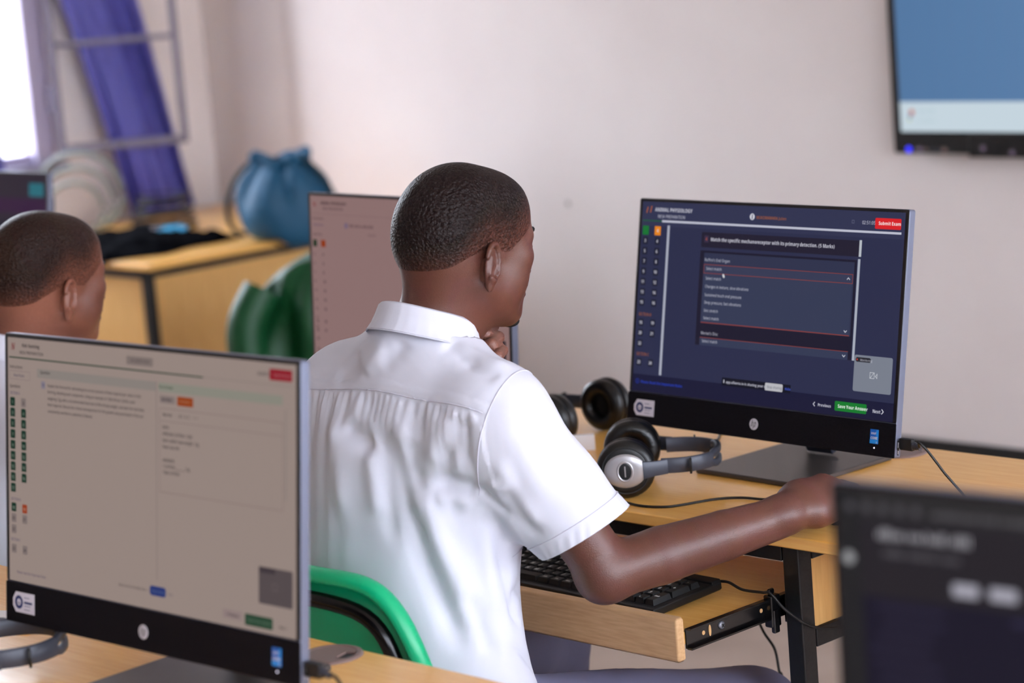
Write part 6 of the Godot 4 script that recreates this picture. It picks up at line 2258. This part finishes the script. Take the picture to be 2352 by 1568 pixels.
# drop what lies beyond each plane [point, normal, reach], pulling the border exactly onto it
func cut(r: Array, planes: Array, cell: float) -> Array:
	for pl in planes:
		var at: Vector3 = pl[0]
		var n: Vector3 = (pl[1] as Vector3).normalized()
		var reach: float = pl[2]
		var vs: PackedVector3Array = r[0]
		r = trim(r, func(p): return (p - at).dot(n) < cell * 1.3 or (p - at - n * (p - at).dot(n)).length() > reach)
		vs = r[0]
		for i in vs.size():
			var d := (vs[i] - at).dot(n)
			if d > 0.0 and (vs[i] - at - n * d).length() < reach: vs[i] -= n * d
		r[0] = vs
	return r

func trousers(t: Node3D, legs: Array, hip: Vector3):
	var s := Sdf.new()
	s.cap(hip + Vector3(-0.06, 0, 0), hip + Vector3(0.06, 0, 0), 0.082, 0.082, 0.04)
	for l in legs:
		s.cap(l[0] + Vector3(0, 0.012, 0), l[1], 0.072, 0.068, 0.04)
		s.cap(l[1] + Vector3(0, -0.01, 0.0), l[2] + Vector3(0, 0.03, 0.01), 0.066, 0.058, 0.03)
	var lo := Vector3(minf(legs[0][1].x, legs[1][1].x) - 0.2, 0.05, legs[0][1].z - 0.12)
	var r := net(s, lo, Vector3(lo.x + 0.85, 0.70, hip.z + 0.15), 0.011)
	r = cut(r, [[Vector3(0, 0.085, 0), Vector3.DOWN, 9.0]], 0.011)
	var vs: PackedVector3Array = r[0]
	for i in vs.size():
		var p := vs[i]
		vs[i] += r[1][i] * (0.004 * sin(p.y * 60.0 + p.x * 35.0) * sin(p.z * 22.0 + p.x * 18.0))
	r[0] = vs
	r[1] = smooth_normals(r[0], r[2])
	var m := MB.new()
	add_net(m, r)
	part("trousers", m, "trouser_grey", t, "grey school trousers")

# the second pupil sits farther along the same desks, lower in the chair, hands in the lap
func pupil_at_left():
	var t := thing("person", "pupil with cropped hair behind the grey exam screen at the left edge", "person")
	var off := Vector3(-0.900, 0.0, 0.086)
	var dn := Vector3(0, -0.078, 0)
	var head := Transform3D((Basis(Vector3.UP, 0.05) * Basis(Vector3.RIGHT, -0.10)).scaled(Vector3.ONE * 0.93), Vector3(-0.093, 1.181, 0.812) + off + dn)
	var neck0 := Vector3(-0.132, 1.035, 0.884) + off + dn
	var sr := Vector3(0.022, 0.962, 0.892) + off + dn
	var sl := Vector3(-0.300, 0.962, 0.885) + off + dn
	var er := sr + Vector3(0.05, -0.25, -0.05)
	var el := sl + Vector3(-0.04, -0.25, -0.05)
	var wr := Vector3(-0.07, 0.625, 0.66) + off
	var wl := Vector3(-0.24, 0.625, 0.66) + off
	var s := Sdf.new()
	s.xf = head
	s.sc = head.basis.x.length()
	head_shape(s)
	s.xf = Transform3D.IDENTITY
	s.sc = 1.0
	s.cap(head * Vector3(0, -0.035, 0.030), neck0, 0.047, 0.052, 0.03)
	s.cap(head * Vector3(0, -0.060, -0.010), neck0 + Vector3(0, 0.0, -0.03), 0.040, 0.046, 0.03)
	s.cap(neck0 + Vector3(0, -0.02, 0), sr + Vector3(-0.02, 0.0, 0), 0.050, 0.045, 0.04)
	s.cap(neck0 + Vector3(0, -0.02, 0), sl + Vector3(0.02, 0.0, 0), 0.050, 0.045, 0.04)
	s.cap(Vector3(-0.14, 0.83, 0.880) + off, Vector3(-0.145, 0.60, 0.905) + off, 0.140, 0.120, 0.05, 0.62)
	s.cap(Vector3(-0.145, 0.64, 0.905) + off, Vector3(-0.14, 0.59, 0.90) + off, 0.115, 0.125, 0.05, 0.72)
	s.cap(sr, er, 0.046, 0.036, 0.02)
	s.cap(sl, el, 0.046, 0.036, 0.02)
	arm_shape(s, er, wr)
	arm_shape(s, el, wl)
	for q in [[wr, er, -1.0], [wl, el, 1.0]]:
		var d: Vector3 = (q[0] - q[1]).normalized()
		hand_shape(s, frame(q[0], d, Vector3.UP), q[2], [[0.06, 0.4, 0.4, 0.3], [0.02, 0.4, 0.45, 0.3], [-0.04, 0.4, 0.5, 0.3], [-0.1, 0.4, 0.5, 0.3]], [Vector3(0.020, 0.022, -0.012), Vector3(0.010, 0.026, -0.008), Vector3(0.0, 0.024, -0.006)])
	var legs := [[Vector3(-0.06, 0.51, 0.86) + off, Vector3(0.05, 0.49, 0.46) + off, Vector3(0.05, 0.09, 0.46) + off], [Vector3(-0.22, 0.51, 0.86) + off, Vector3(-0.100, 0.49, 0.46) + off, Vector3(-0.10, 0.09, 0.46) + off]]
	for l in legs:
		s.cap(l[0] + Vector3(0, 0.008, 0), l[1], 0.058, 0.048, 0.03)
		s.cap(l[1], l[2], 0.044, 0.034, 0.02)
		s.cap(l[2], l[2] + Vector3(0, -0.03, -0.12), 0.032, 0.028, 0.02)
	var skin := func(p: Vector3) -> Color:
		return SKIN_A.lerp(Color(0.36, 0.135, 0.082), 0.55 + 0.30 * sin(p.x * 31.0 + p.y * 23.0) * sin(p.z * 27.0 + 1.0))
	var m := MB.new()
	add_head(t, m, s, head, skin, -0.20, 0.0032, 0.84)
	var rest := net(s, Vector3(-0.46, 0.02, 0.26) + off, Vector3(0.24, 0.95, 1.02) + off, 0.010)
	add_net(m, rest, skin)
	part("body", m, "skin", t)
	shirt(t, sr, er, sl, el, neck0, false, off + Vector3(0, -0.04, 0))
	trousers(t, legs, Vector3(-0.14, 0.54, 0.89) + off)
	for l in legs:
		var sm := MB.new()
		sm.ball(l[2] + Vector3(0, -0.045, -0.06), Vector3(0.044, 0.045, 0.13), 18, 12)
		for i in sm.v.size(): sm.v[i].y = maxf(sm.v[i].y, 0.004)
		part("shoe", sm, "shoe_black", t)
